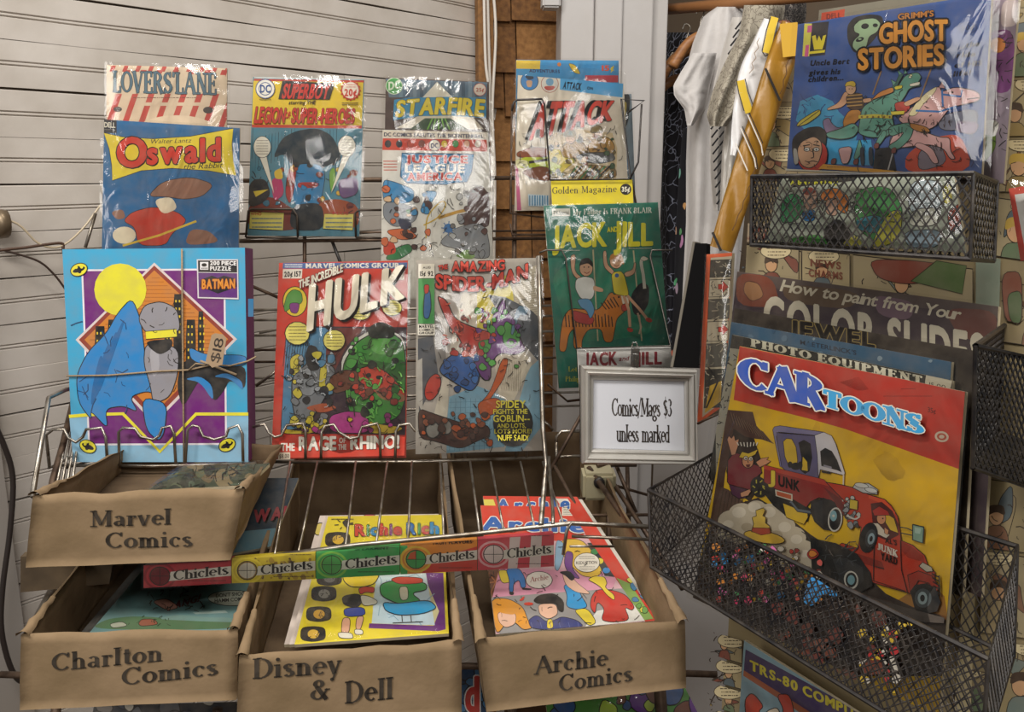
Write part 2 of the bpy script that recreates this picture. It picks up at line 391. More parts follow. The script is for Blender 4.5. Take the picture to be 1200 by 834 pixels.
    def ink(s, x0, y0, x1, y1, n, seed=0, col='#1d1916', wd=1.6, L=14):
        """loose pen strokes"""
        rr = random.Random(seed)
        for i in range(n):
            x, y, a = rr.uniform(x0, x1), rr.uniform(y0, y1), rr.uniform(0, 6.28); l_ = L * rr.uniform(.4, 1.3); a2 = a + rr.uniform(-1, 1)
            s.l(col, wd * rr.uniform(.6, 1.6), [(x, y), (x + l_ * .5 * math.cos(a), y + l_ * .5 * math.sin(a)), (x + l_ * .5 * (math.cos(a) + math.cos(a2)), y + l_ * .5 * (math.sin(a) + math.sin(a2)))]); s.z -= s.dz
        s.z += s.dz; return s
    def dabs(s, cols, x0, y0, x1, y1, n, seed=0, r=(6, 14), k='#1d1916', kw=1.2):
        """irregular colour patches with an ink line"""
        rr = random.Random(seed)
        for i in range(n):
            x, y, m = rr.uniform(x0, x1), rr.uniform(y0, y1), 6; q = rr.uniform(*r); ph = rr.uniform(0, 6)
            s.p(rr.choice(cols), [(x + q * rr.uniform(.6, 1.3) * math.cos(ph + j * 6.283 / m), y + q * rr.uniform(.6, 1.3) * math.sin(ph + j * 6.283 / m)) for j in range(m)], k, kw, True)
        return s
    def build(s, parent, name='cover_print', M=None):
        me = bpy.data.meshes.new(name); me.from_pydata(s.V, [], s.F); ca = me.color_attributes.new('ink', 'FLOAT_COLOR', 'CORNER')
        buf = []
        for f, c in zip(s.F, s.K): buf += list(c) * len(f)
        if len(buf) == len(ca.data) * 4: ca.data.foreach_set('color', buf)
        else: print('INK MISMATCH', parent.name)
        # make every face look at the viewer's side
        me.update(); bm = bmesh.new(); bm.from_mesh(me)
        for f in bm.faces:
            if f.normal.z < 0: f.normal_flip()
        bm.to_mesh(me); bm.free()
        return link(name, me, INK, parent, M)
def toM(pl, parent):  # parent's frame -> pl's frame
    return parent.matrix_world.inverted() @ pl.M
def sleeve(pl, q, parent, seed=0, z=.004, amp=.004, nx=14, ny=20, name='plastic_sleeve'):
    """q: TL TR BR BL in photo pixels; a wrinkled clear bag standing off the cover"""
    tl, tr, br, bl = [Vector((*pl.uv(*c), 0)) for c in q]; V, Fc = [], []
    for j in range(ny + 1):
        for i in range(nx + 1):
            s_, t_ = i / nx, j / ny; p = (tl * (1 - s_) + tr * s_) * (1 - t_) + (bl * (1 - s_) + br * s_) * t_
            nz = noise.noise(Vector((s_ * 3.2 + seed * 7.3, t_ * 4.1, seed))) + .5 * noise.noise(Vector((s_ * 9 + seed, t_ * 7 + 3, seed * 2.)))
            edge = min(1, 6 * min(s_, 1 - s_, t_ + .05, 1 - t_))
            V.append((p.x, p.y, .0022 + (z * .55 + amp * abs(nz)) * max(edge, 0)))
    for j in range(ny):
        for i in range(nx): a = j * (nx + 1) + i; Fc.append((a, a + nx + 1, a + nx + 2, a + 1))
    o = pyd(name, V, Fc, PLASTIC, parent, smooth=True); 
    tape = None
    return o
def comic(name, label, cat, pl, q, bg='#888888', th=.004, slv=None, group=None, seed=0, pages=PAPER, report=True):
    """q: TL TR BR BL photo pixels of the visible/whole cover. Returns thing, Art with ground laid"""
    pl = pl.moved((q[2][0] + q[3][0]) / 2, (q[2][1] + q[3][1]) / 2)
    t = thing(name, label, cat, pl.M, group)
    uv = [pl.uv(*c) for c in q]
    slab('pages', uv[::-1], -th, -.0002, pages, t)
    A = Art(pl); A.q = [tuple(c) for c in q]; A.p(bg, A.q)
    if slv is not None:
        l, tp, r, b = slv; tl, tr, br, bl = q
        sleeve(pl, [(tl[0] - l, tl[1] - tp), (tr[0] + r, tr[1] - tp), (br[0] + r, br[1] + b), (bl[0] - l, bl[1] + b)], t, seed)
    if report:
        d = lambda i, j: math.hypot(uv[i][0] - uv[j][0], uv[i][1] - uv[j][1])
        print('SIZE %-46s w %.3f h %.3f' % (label[:46], d(2, 3), d(0, 3)))
    return t, A, pl
def done(t, *arts):
    for a, n in arts: a.build(t, n)
def lift(A): B = Art(A.pl, A.z + .00002); B.c = A.c; B.q = A.q; return B
# ================================================================ the setting
WHITE = mat('white_paint', '#c4bcb3', .6, col2='#b2a99e', scale=9, bump=.3, bscale=35, stretch=(1, 1, .25))
GROOVE = mat('dark_groove', '#4a3d31', .9)
SHING = [mat('cedar_shingle_%d' % i, c, .8, col2=c2, scale=16, bump=.5, bscale=60, stretch=(5, 5, .6)) for i, (c, c2) in enumerate([('#8f6334', '#6d4722'), ('#9a6d3c', '#7b5228'), ('#83592e', '#5f3d1c')])]
POSTW = mat('post_paint', '#b3afac', .5, noise_amt=.12, scale=12, bump=.15)
floor = box('floor', (-3, 3, -2.5, 4, -.02, 0), mat('floor_boards', '#6b5745', .6, col2='#4c3b2e', scale=5, stretch=(8, .6, 1)))
tag(floor, kind='structure')
WL = Pl(360, 200, 1.62, yaw=48, lean=0)      # white boarded wall running away to the right
def wl_u(x): return WL.uv(x, 215)[0]
wall = thing('wall_left', None, None, WL.M); tag(wall, kind='structure')
u0, u1 = wl_u(-60), wl_u(600)
pyd('backing', *boxv(u0, u1, -1.45, .9, -.03, -.006), GROOVE, wall)
H = .068; rnd = random.Random(3)
v = -1.45; k = 0
cuts = {i: u0 + (u1 - u0) * rnd.uniform(.15, .85) for i in range(3, 60, 5)}
def plank(ua, ub, va, vb, dz):
    bm = bmesh.new(); mid = (va + vb) / 2
    prof = [(va, -.010), (va, 0), (mid - .0042, .0003), (mid - .0026, -.003), (mid - .001, .0002), (mid + .001, .0002), (mid + .0026, -.003), (mid + .0042, .0003), (vb - .0015, 0), (vb, -.003), (vb, -.010)]
    V, Fc = [], []
    n = 7
    for i in range(n):
        u = ua + (ub - ua) * i / (n - 1); wob = .0012 * math.sin(u * 7 + va * 40)
        V += [(u, y + wob, z + dz + (.0006 * math.sin(u * 11 + va * 90) if z > -.005 else 0)) for y, z in prof]
    m = len(prof)
    for i in range(n - 1):
        for j in range(m - 1): Fc.append((i * m + j, (i + 1) * m + j, (i + 1) * m + j + 1, i * m + j + 1))
    Fc += [tuple(range(m)), tuple(range((n - 1) * m, n * m))[::-1]]
    bm.free(); pyd('plank', V, Fc, WHITE, wall)
while v < .88:
    dz = rnd.uniform(-.0008, .0012)
    if v < -.75 and v + H < -.7: pass
    if k in cuts: plank(u0, cuts[k] - .001, v + .0012, v + H, dz); plank(cuts[k] + .001, u1, v + .0012, v + H, rnd.uniform(-.001, .001))
    else: plank(u0, u1, v + .0012, v + H, dz)
    v += H; k += 1
# dark corner board at the far left
tag(box('trim_1', (wl_u(-60) - .1, wl_u(-45), -1.45, .9, .0, .02), mat('grey_trim', '#8d867f', .7, noise_amt=.3, scale=8), None, WL.M), kind='structure')
# shingled wall
WB = Pl(610, 215, 2.02, yaw=12, lean=0)
wb = thing('wall_back', None, None, WB.M); tag(wb, kind='structure')
SB = (WB.uv(562, 215)[0], WB.uv(700, 215)[0])
pyd('backing', *boxv(SB[0] - .25, SB[1], -1.45, .95, -.05, -.012), mat('dark_board', '#4a3018', .9), wb)
edges_px = [-70, -20, 30, 82, 132, 186, 244, 300, 352, 405, 462, 520, 580, 640]
for r_, py in enumerate(edges_px):
    vb = WB.uv(610, py)[1]; u = SB[0] + (.0 if r_ % 2 else -.05)
    while u < SB[1]:
        wd = rnd.uniform(.085, .15); ua, ub = max(u, SB[0]), min(u + wd - .003, SB[1])
        if ub - ua > .012:
            dv = rnd.uniform(-.012, .012); z = rnd.uniform(.012, .016)
            V = [(ua, vb + dv, z - .008), (ub, vb + dv, z - .008), (ub, vb + dv, z), (ua, vb + dv, z), (ua, vb + .15, -.008), (ub, vb + .15, -.008), (ub, vb + .15, -.004), (ua, vb + .15, -.004)]
            pyd('shingle', V, [(0, 1, 2, 3), (3, 2, 6, 7), (0, 3, 7, 4), (1, 5, 6, 2), (4, 7, 6, 5), (0, 4, 5, 1)], SHING[rnd.randrange(3)], wb)
        u += wd
# timber edge between boards and shingles
tb = Pl(570, 215, 1.93, yaw=12, lean=0)
tag(box('trim_2', (tb.uv(560, 215)[0], tb.uv(577, 215)[0], -1.5, .95, -.02, .02), mat('oak_edge', '#8a6030', .7, col2='#6c4822', scale=20, stretch=(6, 6, .5)), None, tb.M), kind='structure')
# white corner post made of boards
PP = Pl(715, 215, 1.85, yaw=4, lean=0)
post = thing('trim_3', None, None, PP.M); tag(post, kind='structure')
pu = lambda x: PP.uv(x, 215)[0]
for a, b, z in ((655, 692, .012), (692, 722, .03), (722, 757, .02), (757, 776, .0)):
    box('board', (pu(a), pu(b) - .001, -1.5, .95, -.08, z), POSTW, post, bev=.002)
box('bracket', (PP.uv(634, 0)[0], PP.uv(655, 0)[0], PP.uv(640, 12)[1], .6, -.01, .035), POSTW, post, bev=.004)
# white beam low behind the rack on the right
LB = Pl(815, 640, 1.5, yaw=-40, lean=0)
tag(box('trim_4', (-.09, .1, -.9, .32, -.03, 0), POSTW, None, LB.M), kind='structure')
# dim wall behind the clothes
tag(box('wall_right', (-.1, 1.6, -1.5, 1.3, -.05, 0), mat('dim_wall', '#6b5a48', .9, noise_amt=.3, scale=4), None, Pl(770, 215, 2.6, yaw=0, lean=0).M), kind='structure')

# white cables hanging beside the timber edge
for i, (xs, ys) in enumerate([((571, 573, 575, 577, 574, 577, 572), (-20, 60, 120, 200, 300, 420, 545)), ((577, 581, 577, 580, 579, 581, 578), (-20, 40, 130, 210, 310, 430, 540)), ((567, 569, 573, 572, 569, 573, 570), (-20, 70, 110, 190, 330, 410, 550))]):
    tb2 = tb.moved(570, 215, .028 + .006 * i)
    o = tube('cable', [tb2.at(x, y) for x, y in zip(xs, ys)], .0032, mat('white_cable', '#c9c2b8', .5), smooth=True, n=8)
    tag(o, ['white cable hanging between the boards and shingles, the middle one of the bundle', 'white cable hanging by the shingles, rightmost of the bundle of three', 'white cable hanging by the white boards, leftmost of the bundle of three'][i], 'cable', 'white cables in the corner')
# cords at the far left
for nm, lb, pts, r, m in [
    ('cord', 'clear twin lamp cord drooping across the white boards at the left edge', [(-20, 250), (20, 262), (45, 285), (70, 289), (95, 270), (118, 240)], .0016, mat('clear_cord', '#b9a98e', .3)),
    ('cord', 'dark brown cord looping from the left edge behind the puzzle box', [(-20, 296), (10, 292), (30, 290), (50, 287), (72, 285), (74, 292), (76, 305)], .0022, mat('brown_cord', '#4c3527', .5)),
    ('cord', 'thin dark cord curving down beside the puzzle box, below the brown one', [(-10, 290), (15, 296), (45, 306), (62, 320), (76, 338), (84, 352)], .0016, mat('dark_cord', '#3b2c24', .5)),
    ('cord', 'black power cord hanging down the left edge past the cardboard boxes', [(-20, 470), (4, 520), (15, 560), (12, 620), (3, 690), (2, 740), (14, 785), (30, 800), (60, 795)], .004, mat('black_cord', '#2a2320', .4))]:
    pl = WL.moved(100, 300, .045 if r < .004 else .07)
    tag(tube(nm, [pl.at(x, y) for x, y in pts], r, m, smooth=True, n=8), lb, 'cord', 'cords on the boarded wall')
kn = tube('outlet_knob', [WL.at(-8, 262, .03), WL.at(8, 262, .03), WL.at(10, 262, .03)], [.022, .02, .006], mat('dim_brass', '#7a6a55', .4, .6), n=12)
tag(kn, 'round grey metal socket fitting at the left edge where the cords start', 'socket')

# ================================================================ clothes on the rail
CL = Pl(850, 100, 1.72, yaw=-30, lean=0)
rl = tube('clothes_rail', [CL.at(772, 12, -.1), CL.at(990, -8, .0)], .011, mat('rail_wood', '#8a5c34', .6))
tag(rl, 'brown wooden rail the clothes hang from, at the top behind the tie', 'rail')
WOOD = mat('hanger_wood', '#9c6a3c', .45, col2='#7c4f29', scale=30, stretch=(1, 1, 4))
HC = [(785, 96), (800, 62), (816, 44)]
for i, (x, y) in enumerate(HC):
    z = 1.9 - .05 * i; h = thing('clothes_hanger', ['wooden hanger with the black leaf dress, furthest left', 'wooden hanger behind the white gauze blouse, middle one', 'wooden hanger nearest the white blouse shoulder'][i], 'hanger', P(x, y, z), 'wooden hangers on the rail')
    base = P(x, y, z)
    pts = [P(x - 28, y + 34, z), P(x - 14, y + 12, z), P(x, y, z), P(x + 22, y - 6, z), P(x + 46, y - 4, z)]
    V, Fc = tube_geo([p - base for p in crv(pts)], .012, 6); pyd('shoulder_bar', V, Fc, WOOD, h, smooth=True)
    V, Fc = tube_geo([p - base for p in crv([P(x + 4, y - 2, z), P(x + 5, y - 18, z), P(x + 9, y - 30, z), P(x + 3, y - 34, z), P(x, y - 28, z)])], .0018, 5); pyd('hook', V, Fc, WIREM, h, smooth=True)
def garment(name, label, outline, z0, z1, folds, m, depth=.03, seed=0, rows=24, cols=20):
    """outline: rows of (py, xl, xr) — a hanging cloth with folds, two-sided with thickness"""
    V, Fc = [], []
    def row(t):
        f = t * (len(outline) - 1); i = min(int(f), len(outline) - 2); f -= i
        return [a + (b - a) * f for a, b in zip(outline[i], outline[i + 1])]
    p0 = P(*((outline[0][1] + outline[0][2]) / 2, outline[0][0]), z0)
    for side in (0, 1):
        for j in range(rows + 1):
            y, xl, xr = row(j / rows)
            for i in range(cols + 1):
                s_ = i / cols; fold = math.sin(s_ * folds * math.pi * 2 + seed + 1.2 * math.sin(j / rows * 3 + seed)) * (.25 + .75 * j / rows)
                z = z0 + (z1 - z0) * s_ + depth * .5 * fold + (depth * 1.6 * (abs(2 * s_ - 1) ** 3)) + side * depth * (1 - abs(2 * s_ - 1) ** 4) * 1.2 + .004 * noise.noise(Vector((s_ * 6, j * .4, seed)))
                V.append(P(xl + (xr - xl) * s_, y, z) - p0)
    n = (rows + 1) * (cols + 1)
    for sd in (0, 1):
        for j in range(rows):
            for i in range(cols):
                a = sd * n + j * (cols + 1) + i; q = (a, a + cols + 1, a + cols + 2, a + 1); Fc.append(q if not sd else q[::-1])
    for j in range(rows):
        for i in (0, cols): a = j * (cols + 1) + i; Fc.append((a, a + cols + 1, a + n + cols + 1, a + n))
    for i in range(cols):
        for j in (0, rows): a = j * (cols + 1) + i; Fc.append((a, a + 1, a + n + 1, a + n))
    o = pyd(name, V, Fc, m, smooth=True); o.location = p0
    return o
def voro_mat(name, bg, fg, scale, thr, rough=.85, feature='DISTANCE_TO_EDGE', third=None):
    m = bpy.data.materials.new(name); m.use_nodes = True; N, L = m.node_tree.nodes, m.node_tree.links; b = N['Principled BSDF']; b.inputs['Roughness'].default_value = rough
    tc = N.new('ShaderNodeTexCoord'); nz = N.new('ShaderNodeTexNoise'); nz.inputs['Scale'].default_value = scale * .6; mp = N.new('ShaderNodeMix'); mp.data_type = 'RGBA'; mp.inputs[0].default_value = .06
    L.new(tc.outputs['Object'], nz.inputs['Vector']); L.new(tc.outputs['Object'], mp.inputs[6]); L.new(nz.outputs['Color'], mp.inputs[7])
    vo = N.new('ShaderNodeTexVoronoi'); vo.feature = feature; vo.inputs['Scale'].default_value = scale; L.new(mp.outputs[2], vo.inputs['Vector'])
    rp = N.new('ShaderNodeValToRGB'); rp.color_ramp.elements[0].position = thr; rp.color_ramp.elements[1].position = thr + .012
    rp.color_ramp.elements[0].color = lin(fg); rp.color_ramp.elements[1].color = lin(bg); L.new(vo.outputs['Distance'], rp.inputs[0])
    if third:
        v2 = N.new('ShaderNodeTexVoronoi'); v2.inputs['Scale'].default_value = scale * .8; L.new(mp.outputs[2], v2.inputs['Vector'])
        lt = N.new('ShaderNodeMath'); lt.operation = 'LESS_THAN'; lt.inputs[1].default_value = .22; L.new(v2.outputs['Distance'], lt.inputs[0])
        mx = N.new('ShaderNodeMix'); mx.data_type = 'RGBA'; L.new(lt.outputs[0], mx.inputs[0]); L.new(rp.outputs[0], mx.inputs[6])
        hs = N.new('ShaderNodeMix'); hs.data_type = 'RGBA'; hs.blend_type = 'MULTIPLY'; hs.inputs[0].default_value = .85; hs.inputs[6].default_value = lin(third); L.new(v2.outputs['Color'], hs.inputs[7]); L.new(hs.outputs[2], mx.inputs[7])
        L.new(mx.outputs[2], b.inputs['Base Color'])
    else: L.new(rp.outputs[0], b.inputs['Base Color'])
    return m
tag(garment('dress', 'black dress with thin pale leaf outlines hanging beside the white post', [(38, 782, 830), (70, 776, 835), (150, 774, 830), (260, 774, 828), (360, 772, 826), (470, 770, 822)], 1.98, 1.9, 3, voro_mat('black_leaf_cloth', '#15131a', '#8f93a4', 34, .018), .03, 1), None, 'dress')
bpy.data.objects['dress']['label'] = 'black dress with thin pale leaf outlines hanging beside the white post'
d2 = tag(garment('dress', 'black dress with small blue and pink flower print behind the white blouse', [(150, 800, 830), (200, 796, 836), (260, 792, 832), (330, 790, 826), (420, 786, 822)], 1.86, 1.8, 2, voro_mat('flower_cloth', '#15141c', '#15141c', 26, .01, third='#d8c0c0'), .02, 2), 'black dress with small coloured flower print behind the white blouse', 'dress')
GAUZE = mat('white_gauze', '#c4c0bd', .9, noise_amt=.1, scale=60, bump=.4, bscale=260)
tag(garment('blouse', '', [(8, 838, 868), (20, 824, 878), (50, 812, 884), (96, 800, 884), (130, 806, 882), (190, 804, 878), (260, 804, 872), (340, 800, 864), (400, 797, 850)], 1.72, 1.72, 2.5, GAUZE, .035, 3), 'plain white gauze blouse hanging with a wide draped sleeve', 'blouse')
tag(garment('sleeve_drape', '', [(62, 812, 840), (84, 798, 836), (100, 789, 832), (112, 790, 830), (128, 802, 826), (147, 805, 812)], 1.66, 1.68, 1.2, GAUZE, .02, 5), 'loose white gauze sleeve hanging open in front of the blouse', 'sleeve')
STR = mat('striped_cloth', '#b9b4ae', .9, bump=.3, bscale=200)
bl2 = tag(garment('tunic', '', [(20, 858, 884), (60, 846, 888), (100, 836, 880), (150, 832, 862), (200, 832, 852), (247, 836, 846)], 1.60, 1.62, 1.5, STR, .02, 7), 'pale tunic edged with slanting black stitched dashes', 'tunic')
TD = []
for i in range(22):
    t = i / 21; y = 34 + 205 * t; x = 862 - 30 * min(1, t * 2) + 8 * max(0, t - .5) * 2
    for dx in (0, 14 - 8 * t):
        V, Fc = tube_geo([P(x + dx, y, 1.575) - bl2.location, P(x + dx + 7, y - 9, 1.575) - bl2.location], .0022, 4); o_ = len(TD); TD.append((V, Fc))
V, Fc = [], []
for a, b in TD: k0 = len(V); V += a; Fc += [tuple(i + k0 for i in f) for f in b]
pyd('stitched_dashes', V, Fc, mat('black_thread', '#1b1a1e', .8), bl2)
tag(garment('lace_top', '', [(6, 872, 920), (40, 866, 916), (80, 846, 896), (110, 834, 880), (135, 828, 866), (148, 832, 852)], 1.44, 1.47, 2, voro_mat('lace', '#9c9484', '#6e6558', 70, .05), .03, 9), 'grey beige lace top hanging between the tunic and the tie', 'lace top')
tag(garment('satin_shirt', '', [(140, 850, 868), (180, 846, 862), (230, 844, 856), (268, 842, 850)], 1.5, 1.5, 1, mat('satin', '#b7b1a8', .3), .012, 11), 'narrow strip of shiny pale satin below the lace top', 'shirt')
tag(garment('dark_coat', '', [(-10, 880, 945), (15, 878, 945), (60, 878, 940), (110, 880, 935)], 1.75, 1.7, 2, voro_mat('speckled_cloth', '#2a2626', '#77706a', 90, .04), .03, 13), 'dark speckled coat at the top behind the lace top', 'coat')
# cream comic sheet strip behind ties handled with the board; the ties
def tie(name, label, pts, m, z, parts):
    """pts: (x,y,halfwidth px) centre line of a folded satin band"""
    V, Fc = [], []; p0 = P(pts[-1][0], pts[-1][1], z); cen = crv([(a, b, c) for a, b, c in pts]); n = 8
    nv = len(cen)
    for side in (0, 1):
        for i, q in enumerate(cen):
            nx_ = cen[min(i + 1, nv - 1)] - cen[max(i - 1, 0)]; L = math.hypot(nx_.x, nx_.y); ox, oy = -nx_.y / L, nx_.x / L
            for j in range(n + 1):
                s_ = j / n * 2 - 1; V.append(P(q.x + ox * s_ * q.z, q.y + oy * s_ * q.z, z - .003 * (1 - s_ ** 4) - .002 * math.sin(i * .7 + s_ * 3) + side * (.002 + .002 * (1 - s_ * s_))) - p0)
    N_ = nv * (n + 1)
    for sd in (0, 1):
        for i in range(nv - 1):
            for j in range(n): a = sd * N_ + i * (n + 1) + j; Fc.append((a, a + 1, a + n + 2, a + n + 1))
    for i in range(nv - 1):
        for j in (0, n): a = i * (n + 1) + j; Fc.append((a, a + n + 1, a + N_ + n + 1, a + N_))
    o = pyd(name, V, Fc, m, smooth=True); o.location = p0; tag(o, label, 'tie', 'satin ties slung over the rack')
    for nm, col, k1 in parts:
        for seg, wd in k1:
            vv, ff = [], []
            for (x0, y0), (x1, y1) in zip(seg, seg[1:]):
                L = math.hypot(x1 - x0, y1 - y0); ox, oy = -(y1 - y0) / L * wd / 2, (x1 - x0) / L * wd / 2; b = len(vv)
                for zz in (z - .0095, z - .0075): vv += [P(x0 + ox, y0 + oy, zz) - p0, P(x0 - ox, y0 - oy, zz) - p0, P(x1 - ox, y1 - oy, zz) - p0, P(x1 + ox, y1 + oy, zz) - p0]
                ff += [(b, b + 1, b + 2, b + 3), (b + 4, b + 7, b + 6, b + 5), (b, b + 4, b + 5, b + 1), (b + 1, b + 5, b + 6, b + 2), (b + 2, b + 6, b + 7, b + 3), (b + 3, b + 7, b + 4, b)]
            pyd(nm, vv, ff, mat('cloth_' + col, col, .5), o)
    return o
TZ = .80
tie('necktie', 'white satin tie with yellow bands and fine stitching, behind the gold one',
    [(905, 24, 10), (896, 52, 14), (884, 84, 17), (875, 115, 14), (866, 150, 9), (859, 182, 3)], mat('white_satin', '#d9d6d4', .35, bump=.2), TZ + .02,
    [('band', '#d8b62a', [([(908, 20), (904, 34), (898, 62)], 9), ([(868, 94), (871, 108), (878, 132)], 9)]),
     ('piping', '#26221f', [([(913, 20), (910, 36), (903, 62), (897, 66), (893, 60), (898, 36), (903, 20)], 1.3), ([(863, 94), (866, 110), (872, 130)], 1.2), ([(873, 92), (877, 108), (885, 130)], 1.2)]),
     ('stitching', '#8f7a66', [([(890, 44), (887, 50), (889, 56), (884, 62), (886, 68), (881, 74), (883, 80), (878, 86)], .9)])])
tie('necktie', 'golden brown satin tie with white diagonal stripes and black bars, leaning on the board',
    [(929, 28, 13), (920, 56, 16), (907, 95, 16), (893, 140, 15.5), (877, 190, 15.5), (861, 240, 15), (845, 292, 13.5)], mat('gold_satin', '#8f6420', .33, col2='#a87c28', scale=6, bump=.25), TZ,
    [('band', '#c79a1c', [([(924, 27), (928, 66)], 21)]),
     ('stripe', '#d8d2c8', [([(868, 150), (884, 186), (886, 198)], 1.5), ([(876, 134), (892, 170), (894, 182)], 1.5), ([(862, 168), (876, 200)], 1.5)]),
     ('piping', '#201b17', [([(870, 148), (886, 184), (888, 198)], 1.2), ([(878, 132), (894, 168)], 1.2), ([(897, 80), (914, 118)], 3), ([(835, 272), (845, 294)], 3)]),
     ('stitching', '#5c3c12', [([(924, 70), (921, 78), (922, 86), (918, 94), (918, 102), (914, 110)], 1.2), ([(886, 196), (882, 204), (883, 212), (877, 220), (876, 228), (871, 236), (870, 244), (865, 252), (862, 262), (858, 270)], 1.2)])])

# ================================================================ the card boxes
def carton(name, label, cat, q, zc, length, h, hb, words, seed, yaw=7, ty=4, group='kraft boxes of comics'):
    """q: front face TL TR BR BL px. Paper covered open box, h front height, hb back height"""
    pl = Pl((q[2][0] + q[3][0]) / 2, (q[2][1] + q[3][1]) / 2, zc, yaw, ty); t = thing(name, label, cat, pl.M, group)
    c = [pl.uv(*p_) for p_ in q]; TL, TR, BR, BL = c; rn = random.Random(seed)
    def panel(nm, A, B, C_, D, th, m, wav=.0022, nx=16, ny=8, edge=.0035):
        """A,B top edge, C,D bottom edge as 3D local points; th offset vector thickness; crumpled and rounded at the top"""
        A, B, C_, D, th = [Vector(x) for x in (A, B, C_, D, th)]; V, Fc = [], []
        for sd in (0, 1):
            for j in range(ny + 1):
                for i in range(nx + 1):
                    s_, t_ = i / nx, j / ny; p = (A * (1 - s_) + B * s_) * (1 - t_) + (D * (1 - s_) + C_ * s_) * t_
                    w_ = wav * noise.noise(Vector((s_ * 5 + seed, t_ * 4, sd * 3. + seed)))
                    top = (1 - t_) ** 6
                    p = p + th * (sd * (1 - .25 * top) + .12 * top * (1 - sd)) + th.normalized() * w_ + Vector((0, 1, 0)) * (top * .003 * noise.noise(Vector((s_ * 6, seed, 1.5))))
                    V.append(p)
        N_ = (nx + 1) * (ny + 1)
        for sd in (0, 1):
            for j in range(ny):
                for i in range(nx): a = sd * N_ + j * (nx + 1) + i; Fc.append((a, a + nx + 1, a + nx + 2, a + 1))
        for i in range(nx):
            for j in (0, ny): a = j * (nx + 1) + i; Fc.append((a, a + 1, a + N_ + 1, a + N_))
        for j in range(ny):
            for i in (0, nx): a = j * (nx + 1) + i; Fc.append((a, a + nx + 1, a + N_ + nx + 1, a + N_))
        o = pyd(nm, V, Fc, m, t, smooth=True); return o
    T = .005
    f3 = lambda p_, z=0: (p_[0], p_[1], z)
    ct, st = math.cos(R(ty)), math.sin(R(ty))
    bk = lambda p_, L_, dv=0: (p_[0], p_[1] + L_ * st + dv, -L_ * ct)      # level point behind
    front = panel('front_panel', f3(TL), f3(TR), f3(BR), f3(BL), (0, 0, -T), KRAFT, wav=.0012)
    yb = min(BL[1], BR[1])
    def hb_pt(p_, q_, L_, hh): b_ = bk(q_, L_); return (p_[0], b_[1] + hh, b_[2])
    bTL, bTR = hb_pt(TL, BL, length, hb), hb_pt(TR, BR, length, hb); bBL, bBR = bk(BL, length), bk(BR, length)
    panel('side_panel', f3(TL, -T * .8), bTL, bBL, f3(BL, -T * .8), (T, 0, 0), KRAFT)
    panel('side_panel', f3(TR, -T * .8), bTR, bBR, f3(BR, -T * .8), (-T, 0, 0), KRAFT)
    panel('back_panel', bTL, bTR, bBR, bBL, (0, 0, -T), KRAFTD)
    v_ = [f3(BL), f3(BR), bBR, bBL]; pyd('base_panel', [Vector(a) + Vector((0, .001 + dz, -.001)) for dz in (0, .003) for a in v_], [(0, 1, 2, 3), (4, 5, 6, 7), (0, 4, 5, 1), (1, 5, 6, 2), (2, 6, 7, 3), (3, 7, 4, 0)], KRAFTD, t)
    # folded paper tucks at the two front corners
    for sx, cn, b_ in ((1, TL, bTL), (-1, TR, bTR)):
        V, Fc = [], []; n1, n2 = 9, 7
        for j in range(n1):
            for i in range(n2):
                a = i / (n2 - 1) * math.pi; L_ = .004 - j / (n1 - 1) * .07; rr = .0045 * (1 - .5 * (j / (n1 - 1))) * (1 + .35 * noise.noise(Vector((i * .7, j * .9, seed))))
                tt = -L_ / length if L_ < 0 else 0
                V.append((cn[0] + (b_[0] - cn[0]) * tt + math.cos(a) * rr * 1.2 + sx * .003, cn[1] + (b_[1] - cn[1]) * tt + math.sin(a) * rr + .0012 * math.sin(j * 2.1 + seed), L_ if L_ > -.002 else L_))
        for j in range(n1 - 1):
            for i in range(n2 - 1): a = j * n2 + i; Fc.append((a, a + 1, a + n2 + 1, a + n2))
        pyd('folded_corner', V, Fc, KRAFT, t, smooth=True)
    A = Art(pl, .0009)
    for w_ in words: A.t('#2b251f', *w_, f='S', gap=.25)
    A.build(t, 'stamped_lettering')
    return t, pl
# ================================================================ boxes
carton('cardboard_box', 'kraft paper box stamped in two words, topmost of the four, under the puzzle box', 'box',
       [(38, 580), (286, 573), (270, 656), (30, 665)], .83, .26, .1, .035,
       [('Marvel', 106, 617, 202, 614, 19), ('Comics', 124, 642, 227, 640, 19)], 1, ty=0)
carton('cardboard_box', 'kraft paper box stamped in two slanting words at the bottom left corner', 'box',
       [(24, 744), (278, 737), (277, 820), (23, 832)], .80, .36, .07, .085,
       [('Charlton', 61, 786, 192, 774, 21), ('Comics', 143, 803, 257, 790, 21)], 2)
carton('cardboard_box', 'kraft paper box stamped with an ampersand, bottom row centre', 'box',
       [(280, 768), (541, 752), (541, 838), (277, 852)], .80, .44, .1, .12,
       [('Disney', 296, 795, 402, 788, 24), ('&', 364, 820, 388, 818, 24), ('Dell', 404, 824, 462, 818, 26)], 3)
carton('cardboard_box', 'kraft paper box stamped in two words, bottom row right beside the mesh basket', 'box',
       [(560, 750), (803, 727), (804, 806), (570, 834)], .80, .44, .09, .12,
       [('Archie', 626, 790, 713, 779, 21), ('Comics', 655, 810, 742, 797, 20)], 4, yaw=8)

